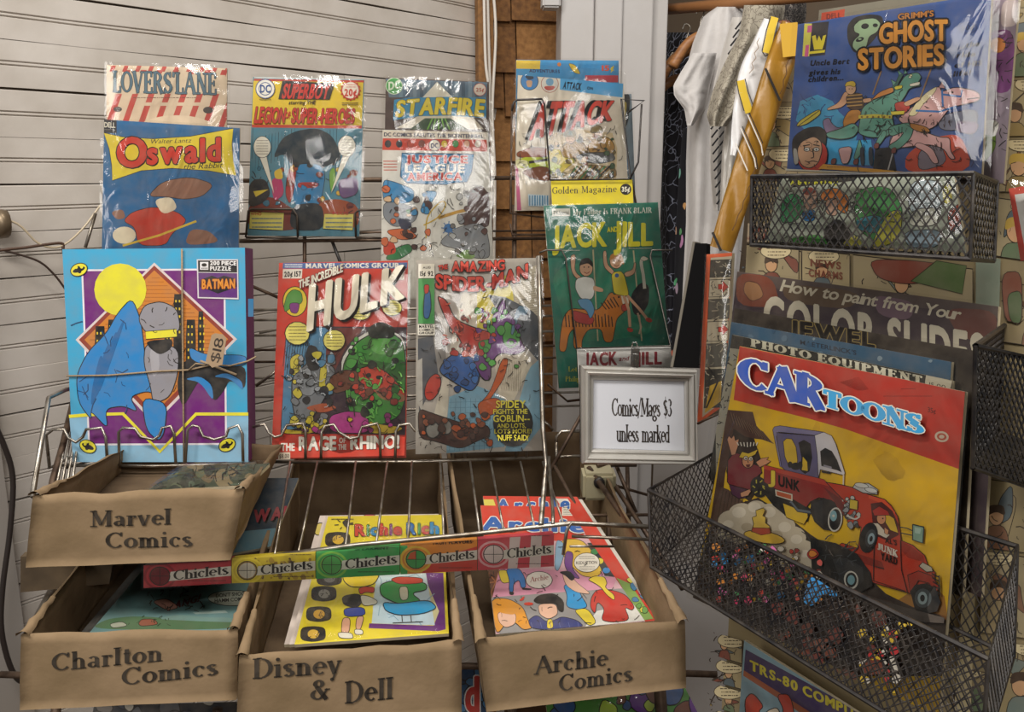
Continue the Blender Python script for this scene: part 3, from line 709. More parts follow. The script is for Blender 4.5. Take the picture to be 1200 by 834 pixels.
# ================================================================ the wire display rack
rack = thing('wire_display_rack', 'silver and rusty wire display rack with pockets holding the comics, in the middle', 'display rack', (-.1, 1.1, 0))
RB = Vector((-.1, 1.1, 0))
def wire(pts, r=.0016, m=WIREM, z=None, pl=None, off=0, sm=False, nm='wire', par=None):
    if pl is not None: q = [pl.at(x, y, off) for x, y in pts]
    else: q = [P(*(p_ if len(p_) == 3 else (*p_, z))) for p_ in pts]
    return tube(nm, [a - RB for a in q], r, m, par or rack, smooth=sm)
BK = Pl(400, 536, 1.10, yaw=5, lean=14)       # the plane of the front row of comics
PX = Pl(190, 541, 1.06, yaw=4, lean=7)
for pts in ([(58, 545), (54, 510), (62, 503), (75, 503), (80, 513), (89, 518), (97, 512), (101, 503), (119, 501), (124, 512), (126, 543)],
            [(140, 545), (139, 506), (144, 501), (158, 502), (165, 512), (180, 515), (187, 510), (190, 501), (200, 499), (204, 508), (206, 543)],
            [(217, 543), (220, 503), (226, 498), (233, 500), (238, 511), (251, 515), (265, 511), (268, 502), (279, 498), (284, 508), (285, 543)]):
    wire(pts, .0019, pl=PX, off=.012, nm='pocket_wire')
for pts in ([(296, 500), (310, 497), (315, 507), (322, 512), (330, 510), (336, 498), (355, 496), (358, 504), (358, 538)],
            [(376, 538), (377, 506), (381, 499), (391, 497), (397, 506), (410, 514), (420, 512), (424, 500), (442, 496), (445, 503), (446, 538)],
            [(463, 538), (464, 505), (468, 498), (480, 496), (486, 504), (497, 512), (508, 508), (512, 498), (524, 494), (530, 500), (531, 538)],
            [(545, 536), (546, 503), (551, 496), (560, 495), (566, 504), (576, 506), (584, 500), (588, 494), (600, 492), (604, 500), (605, 536)],
            [(617, 536), (619, 500), (624, 494), (634, 491), (642, 497), (648, 504)]):
    wire(pts, .0019, pl=BK, off=.010, nm='pocket_wire')
# ledges, uprights, back rails
wire([(72, 545), (180, 546), (300, 543)], .0022, pl=PX, off=.004, nm='ledge_wire')
wire([(318, 541), (480, 541), (645, 536)], .0022, pl=BK, off=.004, nm='ledge_wire')
wire([(318, 541), (480, 540), (645, 535)], .0020, pl=BK, off=-.03, nm='ledge_wire', m=RUST)
UPR = Pl(355, 277, 1.33, yaw=7, lean=4)
for y, m, r in ((281, RUST, .003), (272, RUST, .0018), (210, RUST, .0035)): wire([(270, y + 2), (640, y - 2)], r, m, pl=UPR, off=-.012, nm='back_rail')
for y in (360, 372, 390, 407, 421, 440, 462, 478): wire([(296, y + 3), (470, y + 2), (690, y - 3)], .002, RUST if y % 2 else WIREM, pl=Pl(480, 400, 1.24, yaw=7, lean=4), off=-.02, nm='back_rail')
wire([(357, 200), (357, 560)], .0035, RUST, pl=UPR, off=-.016, nm='upright')
wire([(603, 240), (601, 560)], .004, RUST, pl=UPR, off=-.016, nm='upright')
wire([(389, 282), (400, 310), (425, 345)], .003, BLACKW, pl=UPR, off=-.02, nm='brace')
wire([(283, 330), (330, 350)], .003, RUST, pl=UPR, off=-.02, nm='brace')
wire([(304, 390), (330, 385), (420, 420)], .002, WIREM, z=1.22, nm='brace'); wire([(300, 452), (330, 430)], .0025, WIREM, z=1.2, nm='brace')
SBW = Pl(355, 277, 1.33, yaw=7, lean=9)
for pts in ([(288, 278), (291, 247), (295, 245), (343, 245), (348, 252), (349, 278)], [(417, 278), (416, 250), (420, 246), (449, 246)], [(417, 278), (449, 279)], [(288, 278), (349, 279)]): wire(pts, .0018, mat('dark_wire', '#4a4038', .45, .6), pl=SBW, off=.010, nm='pocket_wire')
# left side frame
wire([(112, 250, 1.24), (100, 290, 1.23)], .0025, WIREM, nm='side_wire')
wire([(38, 582, .92), (57, 466, 1.02), (78, 456, 1.05), (110, 452, 1.12)], .0028, WIREM, nm='side_wire')
wire([(86, 470, 1.12), (74, 520, 1.06), (62, 562, 1.02), (48, 640, .95)], .004, RUST, nm='side_wire')
wire([(54, 510, 1.05), (58, 548, 1.03), (82, 536, 1.1)], .002, WIREM, nm='side_wire')
for i in range(4): wire([(84 + i * 4, 480, 1.12), (66 + i * 6, 572, 1.0)], .0016, WIREM, nm='side_wire')
wire([(62, 690, .96), (46, 720, .93), (38, 742, .9)], .005, WIREM, nm='side_wire'); wire([(58, 688, 1.0), (70, 662, 1.02), (74, 640, 1.05)], .003, WIREM, nm='side_wire')
wire([(78, 548, 1.06), (105, 540, 1.14), (175, 542, 1.14)], .0016, RUST, nm='side_wire')
# the tray wires running down to the silver front rod above the boxes
ROD = [(168, 664, .875), (290, 655, .874), (420, 638, .872), (540, 627, .87), (668, 613, .87), (763, 617, .87)]
wire(ROD[1:], .0026, WIREM, nm='front_rod')
for xt, xb in ((340, 322), (372, 350), (417, 405), (454, 441), (483, 478), (516, 520), (551, 562), (575, 590), (610, 626), (636, 660)):
    t = (xb - 290) / 470; zz = .874; yb = 655 - (xb - 290) * .118 if xb < 540 else 627 - (xb - 540) * .11
    wire([(xt, 541, 1.075), (xb, yb - 1, zz)], .0014, WIREM, nm='tray_wire')
wire([(631, 300, 1.09), (636, 500, 1.07), (640, 545, 1.06), (634, 614, .868)], .003, WIREM, nm='side_wire'); wire([(643, 536, 1.07), (648, 600, .9), (648, 613, .868)], .002, WIREM, nm='side_wire')
wire([(660, 650, .862), (664, 622, .862), (670, 612, .862), (763, 617, .862)], .0018, WIREM, nm='side_wire')
wire([(670, 628, .866), (763, 632, .866)], .0018, WIREM, nm='side_wire')
wire([(668, 640, .88), (720, 640, .9)], .0014, WIREM, nm='side_wire')
# rusty right side of the rack
for a, b, r in (((690, 548, 1.1), (775, 668, .93), .0035), ((705, 545, 1.12), (800, 690, .95), .003), ((722, 545, 1.14), (745, 600, 1.1), .003), ((690, 560, 1.1), (760, 580, 1.15), .0022), ((745, 545, 1.16), (700, 545, 1.1), .0025),
                ((690, 470, 1.12), (640, 560, 1.1), .0025), ((712, 545, 1.12), (714, 640, 1.05), .0035), ((735, 545, 1.2), (737, 620, 1.15), .003), ((650, 546, 1.1), (700, 640, 1.0), .0025), ((655, 585, 1.12), (700, 583, 1.15), .002), ((664, 604, 1.05), (760, 603, 1.1), .0022)):
    wire([a, b], r, RUST, nm='side_wire')
wire([(652, 520, 1.12), (652, 512, 1.12), (658, 505, 1.12), (680, 505, 1.12)], .002, WIREM, nm='side_wire'); wire([(652, 552, 1.12), (652, 518, 1.12)], .002, WIREM, nm='side_wire'); wire([(652, 535, 1.12), (682, 534, 1.12)], .002, WIREM, nm='side_wire')
for a, b, r, m in (((70, 700, 1.05), (55, 1150, 1.0), .006, RUST), ((600, 560, 1.34), (600, 1350, 1.3), .007, RUST), ((760, 640, 1.0), (800, 1150, .95), .007, RUST), ((255, 830, .92), (180, 1500, .95), .006, RUST)): wire([a, b], r, m, nm='leg')
wire([(0, 790, 1.0), (300, 800, 1.0), (545, 780, 1.0), (840, 790, 1.0)], .004, RUST, nm='shelf_rail')
wire([(60, 622, 1.05), (320, 616, 1.08)], .003, RUST, nm='shelf_rail')

# black wire pocket with three comics
AT = Pl(670, 240, 1.25, yaw=5, lean=8)
bp_ = thing('wire_pocket', 'black wire pocket clipped to the post around the war comic', 'wire pocket', AT.M)
inv = bp_.matrix_world.inverted()
for pts, offs in (([(600, 130), (602, 120), (606, 117), (635, 116), (638, 122), (645, 211), (739, 210), (728, 116), (755, 118), (737, 131)], .016), ([(738, 210), (748, 190), (752, 122)], .016)):
    tube('wire', [inv @ AT.at(x, y, offs) for x, y in pts], .0016, BLACKW, bp_)
for pts in ([(600, 122), (598, 250), (700, 262)], [(598, 262), (600, 275), (640, 275)], [(740, 211), (750, 262)]): tube('wire', [inv @ AT.at(x, y, -.02) for x, y in pts], .0018, RUST, bp_)
JJ = Pl(722, 452, 1.16, yaw=5, lean=10)
jp = thing('wire_pocket', 'thin grey wire pocket around the green magazine', 'wire pocket', JJ.M); inv = jp.matrix_world.inverted()
tube('wire', [inv @ JJ.at(x, y, .011) for x, y in [(632, 296), (640, 293), (658, 293), (663, 302), (676, 408), (786, 405), (762, 300), (764, 293), (788, 293)]], .0013, mat('grey_wire', '#5b554f', .4, .7), jp)
tube('wire', [inv @ JJ.at(x, y, -.02) for x, y in [(642, 450), (665, 470), (790, 455)]], .0018, RUST, jp)
# small white bracket block behind the price sign
bb = thing('clamp', 'cream plastic clamp block with a dark hole under the price sign', 'clamp', P(700, 565, 1.1))
box('body', (-.02, .022, -.02, .02, -.018, .018), mat('cream_plastic', '#a59c7e', .5), bb, bev=.004)
tube('knob', [(0, -.018, .008), (0, -.026, .008)], .007, BLACKW, bb, n=12)

# dark panel under the top box
ss = Pl(80, 690, .93, yaw=7, lean=0)
tag(slab('shelf_board', [ss.uv(*p_) for p_ in [(24, 694), (128, 684), (134, 648), (24, 652)]], -.012, 0, mat('old_board', '#5d4c36', .8, col2='#3f3222', scale=25), None, ss.M), 'weathered brown board showing just below the topmost kraft box', 'board')

# ================================================================ mesh baskets
def mesh_panel(nm, q, parent, cell=.0095, r=.0005, rim=None):
    """q: four world corners TL TR BR BL; expanded metal as two crossing families of thin bars with knots"""
    inv = parent.matrix_world.inverted(); q = [inv @ p_ for p_ in q]; tl, tr, br, bl = q
    wd = ((tr - tl).length + (br - bl).length) / 2; ht = ((bl - tl).length + (br - tr).length) / 2
    nrm = (tr - tl).cross(bl - tl).normalized(); V, Fc = [], []
    pt = lambda u, v_: (tl * (1 - u) + tr * u) * (1 - v_) + (bl * (1 - u) + br * u) * v_
    asp = 1.45                                   # diamonds taller than wide
    for sgn in (1, -1):
        x = -ht / asp
        while x < wd + ht / asp:
            # line from (x,0) to (x+sgn*ht/asp, ht), clipped to 0..wd
            x0, x1, y0, y1 = x, x + sgn * ht / asp, 0, ht
            def clip(xc, xa, ya, xb, yb): return ya + (yb - ya) * (xc - xa) / (xb - xa)
            ok = True
            for side in (0, wd):
                lo = (lambda a: a < 0) if side == 0 else (lambda a: a > wd)
                if lo(x0) and lo(x1): ok = False; break
                if lo(x0): y0, x0 = clip(side, x0, y0, x1, y1), side
                elif lo(x1): y1, x1 = clip(side, x0, y0, x1, y1), side
            if ok and abs(y1 - y0) > 1e-4:
                a, b = pt(x0 / wd, y0 / ht), pt(x1 / wd, y1 / ht); d = (b - a).normalized(); s_ = d.cross(nrm) * r; n_ = nrm * r * .7; k0 = len(V)
                for e in (a, b): V += [e + s_ + n_, e - s_ + n_, e - s_ - n_, e + s_ - n_]
                Fc += [(k0 + i, k0 + (i + 1) % 4, k0 + 4 + (i + 1) % 4, k0 + 4 + i) for i in range(4)]
            x += cell
    o = pyd(nm, V, Fc, BLACKW, parent); tag(o, kind='stuff'); return o
def basket(label, pts, cell, rr, br=.0005, group='black mesh baskets'):
    """pts: world corners: rim FL FR BR BL, foot FL FR BR BL"""
    t = thing('mesh_basket', label, 'basket', (pts[4] + pts[5] + pts[6] + pts[7]) / 4, group); inv = t.matrix_world.inverted()
    L = [inv @ p_ for p_ in pts]
    for ids in ((0, 1, 5, 4), (1, 2, 6, 5), (2, 3, 7, 6), (3, 0, 4, 7), (4, 5, 6, 7)): mesh_panel('mesh_panel', [pts[i] for i in ids], t, cell, br)
    V, Fc = tube_geo([L[0], L[1], L[2], L[3]], rr, 6, True); pyd('rim', V, Fc, BLACKW, t, smooth=False)
    V, Fc = tube_geo([L[4], L[5], L[6], L[7]], rr * .9, 6, True); pyd('base_frame', V, Fc, BLACKW, t, smooth=False)
    for i in range(4): V, Fc = tube_geo([L[i], L[i + 4]], rr * .7, 6); pyd('corner_wire', V, Fc, BLACKW, t)
    return t
UB = Pl(1040, 205, .66, yaw=-48, lean=6)     # plane of the upper magazines on the comic-papered board
LBp = Pl(860, 450, .765, yaw=-56, lean=12)   # plane of the lower magazines
ubf, ubb = UB.moved(1040, 205, .05), UB.moved(1040, 205, -.012)
basket('small black mesh basket at upper right holding the ghost comic',
       [ubf.at(881, 207), ubf.at(1141, 203), ubb.at(1169, 214), ubb.at(918, 207), ubf.at(880, 287), ubf.at(1137, 304), ubb.at(1165, 306), ubb.at(918, 284)], .0067, .0019)
lf, lb_ = LBp.moved(860, 450, .075), LBp.moved(860, 450, -.012)
basket('large black mesh basket at lower right holding the car comic',
       [lf.at(760, 574), lf.at(1158, 772), lb_.at(1192, 640), lb_.at(838, 530), lf.at(763, 664), lf.at(1150, 905), lb_.at(1188, 770), lb_.at(836, 600)], .0064, .0019, .0004)
RBk = Pl(1142, 480, .50, yaw=30, lean=0)
basket('black mesh basket cut off by the right edge of the picture',
       [RBk.at(1143, 405), RBk.at(1260, 432), RBk.at(1330, 360, -.12), RBk.at(1190, 372, -.12), RBk.at(1140, 548), RBk.at(1260, 590), RBk.at(1330, 480, -.12), RBk.at(1190, 480, -.12)], .006, .0018)
# ================================================================ comics on the rack, left and centre
UP2 = Pl(200, 280, 1.17, yaw=7, lean=9)      # upper left comics
# --- striped romance comic
G = 'bagged comics on the upper row'
t, A, pl = comic('comic_book', 'cream and red striped comic with blue-grey serif title, behind the blue rabbit-title comic', 'comic', UP2.moved(200, 280, -.02), [(125, 76), (266, 80), (265, 270), (124, 266)], '#d3bfa4', slv=(2, 3, 4, 0), seed=1, group=G)
for i in range(9):
    x = 122 + i * 19; A.p('#b8463d', [(x, 150), (x + 7, 150), (x + 31, 82), (x + 24, 82)])
A.p('#d3bfa4', '126,85 264,88 264,110 126,110'); A.e('#dcc9ae', 207, 152, 46, 17); A.r('#d3bfa4', 160, 120, 246, 124)
A.e('#3f3a38', 138, 128, 5, 3); A.e('#3f3a38', 244, 129, 6, 4); A.lines('#6a4a40', 156, 112, 230, 117, 1)
for i in range(10): x = 128 + i * 15; A.p('#b8463d', [(x, 84), (x + 5, 84), (x + 8, 77), (x + 3, 77)])
T = lift(A); T.t('#4e6c7c', "LOVERS'LANE", 132, 108, 254, 111, 25, 'S', gap=.05, out='#23262b', ow=.55)
A.build(t, 'cover_print'); T.build(t, 'title_lettering')
# --- blue comic with yellow banner
t, A, pl = comic('comic_book', 'blue comic with a red title on a curved yellow banner, standing behind the puzzle box', 'comic', UP2, [(122, 140), (281, 150), (279, 372), (118, 372)], '#235f8d', slv=(3, 2, 5, 0), seed=2, group=G)
A.crop(2.78, 0, 0)
A.r('#20232a', 335, 388, 380, 432, sl=2); A.t('#d8d0bd', 'DELL', 340, 414, 376, 416, 16); A.lines('#c8c0ad', 340, 420, 374, 424, 1)
A.p('#d9c32b', [(338, 432), (400, 446), (500, 452), (620, 444), (760, 418), (756, 470), (760, 520), (770, 572), (680, 556), (560, 548), (460, 556), (366, 588), (364, 540), (356, 486)], '#1d1d22', 2)
A.t('#1d1d22', 'Walter Lantz', 488, 468, 622, 464, 14, 'r', sl=.3); A.t('#1d1d22', 'the Rabbit', 596, 552, 724, 546, 18, 'r', sl=.3)
T = lift(A); T.t('#c2331f', 'O', 380, 542, 480, 540, 90, 'x', out='#241510', ow=3.5, sh='#241510', sd=(3, 4)); T.t('#c2331f', 'swald', 478, 534, 720, 522, 72, 'x', out='#241510', ow=3, sh='#241510', sd=(3, 4))
# generic shapes in the picture's colours (no figure)
A.s('#b93a26', '430,690 500,672 580,690 612,720 560,760 540,800 450,800 440,740 400,720', k='#2a1c18', kw=2); A.s('#8a5f49', '480,640 530,590 620,575 700,600 660,640 600,650 540,640', k='#2a1c18', kw=2)
A.s('#8a5f49', '360,690 400,680 410,710 380,716', k=None); A.e('#ddd0b2', 405, 766, 38, 28); A.s('#ddd0b2', '500,650 560,640 580,680 530,700', k=None); A.l('#cfae33', 7, '400,800 520,766 640,720'); A.s('#8a5f49', '620,745 680,750 720,790 600,800', k=None)
A.build(t, 'cover_print'); T.build(t, 'title_lettering')

# --- teen-hero group comic, generic picture
SB = Pl(355, 277, 1.33, yaw=7, lean=9)
t, A, pl = comic('comic_book', 'comic with yellow header over a rainy blue picture, on the upper ledge', 'comic', SB, [(296.5, 90), (427, 93), (421, 277), (290, 276)], '#4f8496', slv=(2, 3, 3, 3), seed=3, group=G)
A.crop(3.336, 270, 60)
A.p('#b9c3c2', '92,97 525,104 524,112 92,106'); A.p('#c0402a', '92,108 522,114 522,124 92,118'); A.p('#dfc22c', '90,116 520,122 514,290 84,286'); A.p('#c0402a', '84,286 514,290 513,302 84,298')
for i in range(34): x = 88 + i * 12.6; A.l('#3a6a7c' if i % 2 else '#20333c', 1.8, [(x, 300 + (i * 37 % 40)), (x - 4, 420 + (i * 53 % 60))])
A.s('#1f2f38', '165,420 200,340 260,310 340,300 400,330 440,420 400,440 330,470 240,450 210,400', k=None)
A.s('#7a2f24', '70,600 160,560 280,640 260,700 120,700 66,680', k=None); A.s('#9c4a26', '330,590 420,575 500,600 505,690 380,700', k=None)
A.s('#2f7fae', '232,480 262,440 350,440 372,480 360,560 350,600 300,620 250,600 240,560', k='#15191d', kw=2); A.s('#a8322a', '222,480 240,440 262,445 246,560 232,600 214,560', k='#15191d', kw=2); A.s('#a8322a', '262,512 345,512 340,534 265,536', k=None); A.dabs(['#3a6f86', '#7a2f24', '#2f7fae', '#9c4a26', '#25262b', '#c9a23a'], 80, 440, 500, 610, 26, 61, (7, 16), kw=1.5); A.ink(70, 440, 500, 700, 60, 31, wd=2, L=26)
A.s('#20252b', '240,600 360,590 370,700 230,700', k=None); A.s('#25262b', '66,540 90,500 140,500 160,560 120,600 72,610', k=None); A.p('#d9be3a', '90,548 150,540 100,570'); A.s('#b63468', '158,500 200,490 212,560 170,590', k=None); A.s('#d6b53c', '170,470 200,455 208,500 176,500', k=None)
A.s('#74a33e', '385,470 408,450 415,520 392,560', k='#1a1d18', kw=1.5); A.s('#6a4a7a', '420,500 500,490 500,560 430,580', k='#1a1518', kw=1.5)
for cx, cy, tx in ((125, 375, 172), (455, 372, 392)):
    A.p('#e6e0cf', [(cx - 14, cy + 30), (cx + 16, cy + 30), (tx, 560)], '#1d1a18', 1.5); A.e('#e6e0cf', cx, cy, 34, 42, k='#1d1a18', kw=2); A.lines('#5a4a44', cx - 24, cy - 30, cx + 24, cy + 32, 6, 2.4, seed=cx)
A.p('#dcd06a', '78,628 210,632 206,700 74,694', '#222', 1.5); A.p('#dcd06a', '368,636 482,636 478,700 362,694', '#222', 1.5)
A.t('#b5302a', 'WHO', 80, 642, 122, 642, 12); A.lines('#2a5c8c', 84, 646, 202, 696, 3, 5); A.t('#b5302a', 'PLUS', 400, 640, 462, 640, 12); A.lines('#2a5c8c', 372, 644, 476, 696, 3, 5, 4)
T = lift(A); T.e('#e8e4da', 137, 148, 37, 37, k='#2f4d86', kw=3); T.e('#2f4d86', 137, 148, 26, 26); T.e('#e8e4da', 137, 148, 23, 23); T.t('#2f4d86', 'DC', 117, 162, 157, 162, 28, 'x')
T.p('#1e1b1b', '204,116 408,126 388,190 188,188'); T.t('#c8352a', 'SUPERBOY', 200, 184, 382, 186, 54, 'x', sl=.22, h2=54, gap=.04)
T.t('#1d1a18', 'starring THE', 228, 208, 332, 208, 14, 'b', sl=.2); T.t('#c23020', 'LEGION', 92, 280, 212, 280, 60, 'x', sl=.15, h2=54, gap=.04, out='#5a1610', ow=1.5); T.t('#c23020', 'OF', 214, 262, 236, 262, 24, 'x'); T.t('#c23020', 'SUPER-HEROES', 238, 280, 484, 282, 54, 'x', sl=.1, gap=.04, out='#5a1610', ow=1.5)
for i in range(16): a = i * .3927; T.p('#c0402a', [(470 + 34 * math.cos(a - .2), 154 + 34 * math.sin(a - .2)), (470 + 42 * math.cos(a), 154 + 42 * math.sin(a)), (470 + 34 * math.cos(a + .2), 154 + 34 * math.sin(a + .2))])
T.e('#c0402a', 470, 154, 36); T.e('#e6dfce', 470, 154, 32); T.t('#c23020', '20¢', 446, 176, 494, 176, 26, 'x'); T.lines('#c23020', 450, 128, 490, 146, 2, 3); T.lines('#222222', 114, 186, 160, 192, 1, 3); T.lines('#3a3014', 436, 200, 500, 214, 2, 3)
A.build(t, 'cover_print'); T.build(t, 'title_lettering')

# --- two comics in one pocket: pyramid comic behind, white team comic in front
ST = Pl(512, 305, 1.31, yaw=7, lean=9)
t, A, pl = comic('comic_book', 'comic with yellow title on a blue band and white pyramid, behind the white team comic', 'comic', ST.moved(512, 305, -.012), [(452, 91), (573, 96), (576, 292), (449, 290)], '#4a3733', slv=(3, 2, 6, 0), seed=4, group=G)
A.crop(3.336, 270, 60)
A.p('#566d80', '608,108 1005,122 1000,190 620,180')
for i in range(12): x = 660 + i * 27; A.p('#3f5568' if i % 2 else '#6d8494', [(x, 118), (x + 14, 118), (x + 14, 180), (x, 180)])
A.p('#d9d3c4', '808,120 870,182 750,182'); A.p('#d9cdb8', '650,300 740,250 940,250 990,305'); A.p('#2b4a2c', '700,306 760,262 860,262 930,306')
for i in range(5): A.l('#74b33e', 5, [(770 + i * 22, 306), (790 + i * 12, 262)])
A.p('#2f86b0', '640,190 700,182 860,178 1000,182 1000,262 860,252 740,254 636,270'); A.e('#3d9a4a', 640, 136, 32, k='#d5e2c8', kw=3); A.t('#dfe8d2', 'DC', 618, 152, 664, 144, 30, 'x'); A.e('#dccfc0', 975, 150, 24, k='#b33a2c', kw=2); A.t('#a83226', '25¢', 960, 158, 992, 158, 14)
T = lift(A); T.t('#dcc62f', 'STARFIRE', 644, 256, 990, 254, 60, 'x', sl=.12, h2=62, arc=10, gap=.05, out='#4c4a22', ow=2)
A.build(t, 'cover_print'); T.build(t, 'title_lettering')
t, A, pl = comic('comic_book', 'white comic with blue shield title and a red strip of small round heads', 'comic', ST, [(448.5, 152), (572, 155), (580, 352), (446, 350)], '#d9d6cc', slv=(2, 60, 4, 0), seed=5, group=G)
A.crop(3.336, 270, 60)
A.p('#d5cbb8', '596,310 1002,312 1002,345 596,338'); A.t('#2c3550', 'DC COMICS SALUTES THE BICENTENNIAL', 600, 332, 990, 340, 14, 'x', gap=.05); A.p('#c2402a', '596,340 1002,346 1004,392 594,386')
for i, c in enumerate(('#2b2b33', '#2b2b33', '#b8442e', '#7a3a2c', '', '#d7b93a', '#3d8a4a', '#d0a080', '#d9d0bd')):
    if c: A.e(c, 616 + i * 44, 362, 12, 14, k='#20181a', kw=1.5)
A.e('#e6dfce', 798, 368, 22, k='#2b3e6c', kw=2); A.t('#2b3e6c', 'DC', 784, 378, 812, 378, 18, 'x')
A.p('#2f7fb0', '670,398 952,402 944,470 925,512 870,515 845,522 690,516 664,490', '#1c2c48', 3); A.lines('#c8503c', 598, 424, 652, 470, 4, 4)
# loose colour shapes only
A.s('#3a86b5', '596,500 640,510 720,540 715,585 660,600 596,590', k='#1c2530', kw=2); A.s('#7d8288', '598,590 660,590 740,620 720,670 640,690 597,650', k='#1c2530', kw=2); A.s('#3a86b5', '740,620 770,560 760,545 815,548 780,600 778,630', k='#1c2530', kw=2)
A.s('#c8663a', '600,700 690,690 740,730 660,740', k='#1c1510', kw=2); A.s('#2d3550', '650,655 700,650 712,690 670,700', k=None); A.s('#2f7d48', '640,770 700,750 715,780 660,815 600,815', k='#1c1510', kw=2); A.s('#c2402a', '598,740 640,745 650,790 598,800', k=None)
A.l('#c9a632', 5, [(755, 680), (810, 650), (842, 600), (820, 590), (770, 650), (765, 730)], True); A.l('#b98b2b', 12, '812,652 880,630 968,610')
A.s('#4a2b27', '935,540 980,520 1012,560 1015,640 1010,690 940,690 890,670 885,640 930,630 925,590', k=None); A.s('#8d9093', '820,740 880,690 960,670 1000,690 1014,760 1012,815 900,800 880,770 830,760', k='#2a2a2c', kw=2); A.s('#7a9a52', '870,800 930,770 960,800 940,815', k=None)
A.e('#2f6fa8', 852, 692, 18); [A.l('#2f6fa8', 3, [(852, 692), (852 + 28 * math.cos(i * .8), 692 + 28 * math.sin(i * .8))]) for i in range(8)]
A.r('#c9c6bd', 970, 400, 996, 436, '#555')
A.dabs(['#3a86b5', '#7d8288', '#c8663a', '#4a2b27', '#d9b48c', '#2f7d48'], 600, 540, 780, 800, 26, 62, (7, 18), kw=2); A.dabs(['#5a3530', '#8d9093', '#a8a8a4', '#6f6a64'], 860, 540, 1010, 800, 20, 63, (7, 18), kw=2); A.ink(598, 520, 1015, 810, 60, 33, wd=2, L=26); T = lift(A); T.t('#c83c34', 'JUSTICE', 684, 436, 928, 438, 28, 'x', gap=.14, out='#f0e8dc', ow=1.6); T.t('#e9e6dc', 'LEAGUE', 682, 474, 916, 474, 30, 'x', gap=.12); T.t('#c83c34', 'AMERICA', 690, 506, 906, 504, 28, 'x', gap=.12, out='#f0e8dc', ow=1.6); T.t('#e9e6dc', 'OF', 672, 496, 688, 496, 10)
A.build(t, 'cover_print'); T.build(t, 'title_lettering')

# --- puzzle box
pz = Pl(190, 541, 1.06, yaw=4, lean=7)
q = [(73, 292), (287, 290), (291, 541), (86, 541)]
t = thing('puzzle_box', 'blue and purple jigsaw box tied with twine, showing an orange skyline diamond and yellow moon', 'puzzle', pz.M)
uv = [pz.uv(*c) for c in q]
slab('box_lid', uv[::-1], -.042, 0, mat('purple_card', '#6e2663', .5, noise_amt=.2, scale=20), t)
A = Art(pz); A.p('#3c9fc6', q); A.crop(2.876, 40, 270)
A.p('#86b4ce', '118,620 722,615 722,780 132,780')
A.p('#e4dde0', '159,131 644,128 650,722 182,724'); A.p('#6c2070', '165,137 638,134 644,716 188,718'); A.p('#d8c8c4', '405,108 684,366 405,652 140,368'); A.p('#8c3526', '405,118 672,366 405,638 151,368'); A.p('#c87a2c', '405,134 654,366 405,616 170,368')
for i in range(26):
    y = 160 + i * 13; hw = 236 * (1 - abs(y - 368) / 236) - 14 if abs(y - 368) < 222 else 0
    if hw > 10: A.l('#a55f20', 2, [(410 - hw, y), (410 + hw, y)])
A.e('#dcd232', 291, 199, 88)
for x0, y0, x1 in ((205, 322, 240), (248, 300, 280), (470, 214, 500), (512, 300, 545), (552, 272, 572), (440, 260, 462)):
    A.p('#181818', [(x0, y0 + 60), (x0 + 3, y0), (x1 - 3, y0), (x1, y0 + 60), (x1, 470), (x0, 470)])
    for r_ in range(5): 
        for c_ in range(2): A.r('#d9b92e', x0 + 6 + c_ * 12, y0 + 20 + r_ * 26, x0 + 11 + c_ * 12, y0 + 28 + r_ * 26); A.z -= A.dz
A.l('#e2d634', 11, '118,626 190,620 300,617 424,745 546,618 722,618')
# plain flowing cloth shapes in the picture's blues and greys (no figure)
A.s('#2a7fbe', '330,225 280,280 245,345 180,410 142,490 150,580 195,640 190,605 250,670 240,600 300,590 352,612 322,560 380,540 418,556 380,470 372,400 360,300', k='#141a22', kw=3)
A.s('#16181c', '500,430 600,455 715,450 712,540 660,500 640,540 606,580 560,500 540,530 500,600 480,520', k=None); A.s('#2a7fbe', '520,390 580,420 716,418 716,455 620,462 530,440', k='#141a22', kw=2); A.s('#2a7fbe', '505,500 560,510 606,578 600,520 560,490', k=None); A.s('#2a7fbe', '600,492 660,498 706,540 700,505 650,478', k=None)
A.s('#8f8c92', '372,250 430,238 482,262 494,330 470,350 380,350 350,300', k='#18181c', kw=3); A.s('#8f8c92', '374,384 430,376 488,400 486,480 460,560 402,585 392,520 370,450', k='#18181c', kw=3); A.s('#a6a3a8', '388,400 420,396 424,470 400,500', k=None)
A.p('#e2d634', '376,340 480,332 482,358 378,366', '#18181c', 2); A.s('#2a7fbe', '362,560 450,580 440,680 420,710 378,672', k='#141a22', kw=3); A.s('#16181c', '376,372 470,364 462,400 424,420 390,396', k=None)
[A.s('#1d639c', [(300 - k * 26, 300 + k * 40), (306 - k * 24, 306 + k * 40), (250 - k * 12, 470 + k * 26), (215 - k * 8, 560 + k * 12), (232 - k * 12, 450 + k * 26)], k=None) for k in range(4)]; A.ink(160, 260, 340, 600, 16, 41, '#15406a', 2.4, 40); A.ink(375, 250, 490, 560, 22, 42, wd=2.2, L=26)
for cx, cy, r_ in ((152, 132, -20), (182, 727, 25), (651, 722, -25)):
    A.e('#e2d634', cx, cy, 29, 21, rot=r_, k='#18181c', kw=3); A.e('#18181c', cx, cy, 22, 8, rot=r_); A.e('#18181c', cx, cy, 8, 13, rot=r_); A.e('#e2d634', cx - 9, cy - 8, 5, 5); A.e('#e2d634', cx + 9, cy - 9, 5, 5)
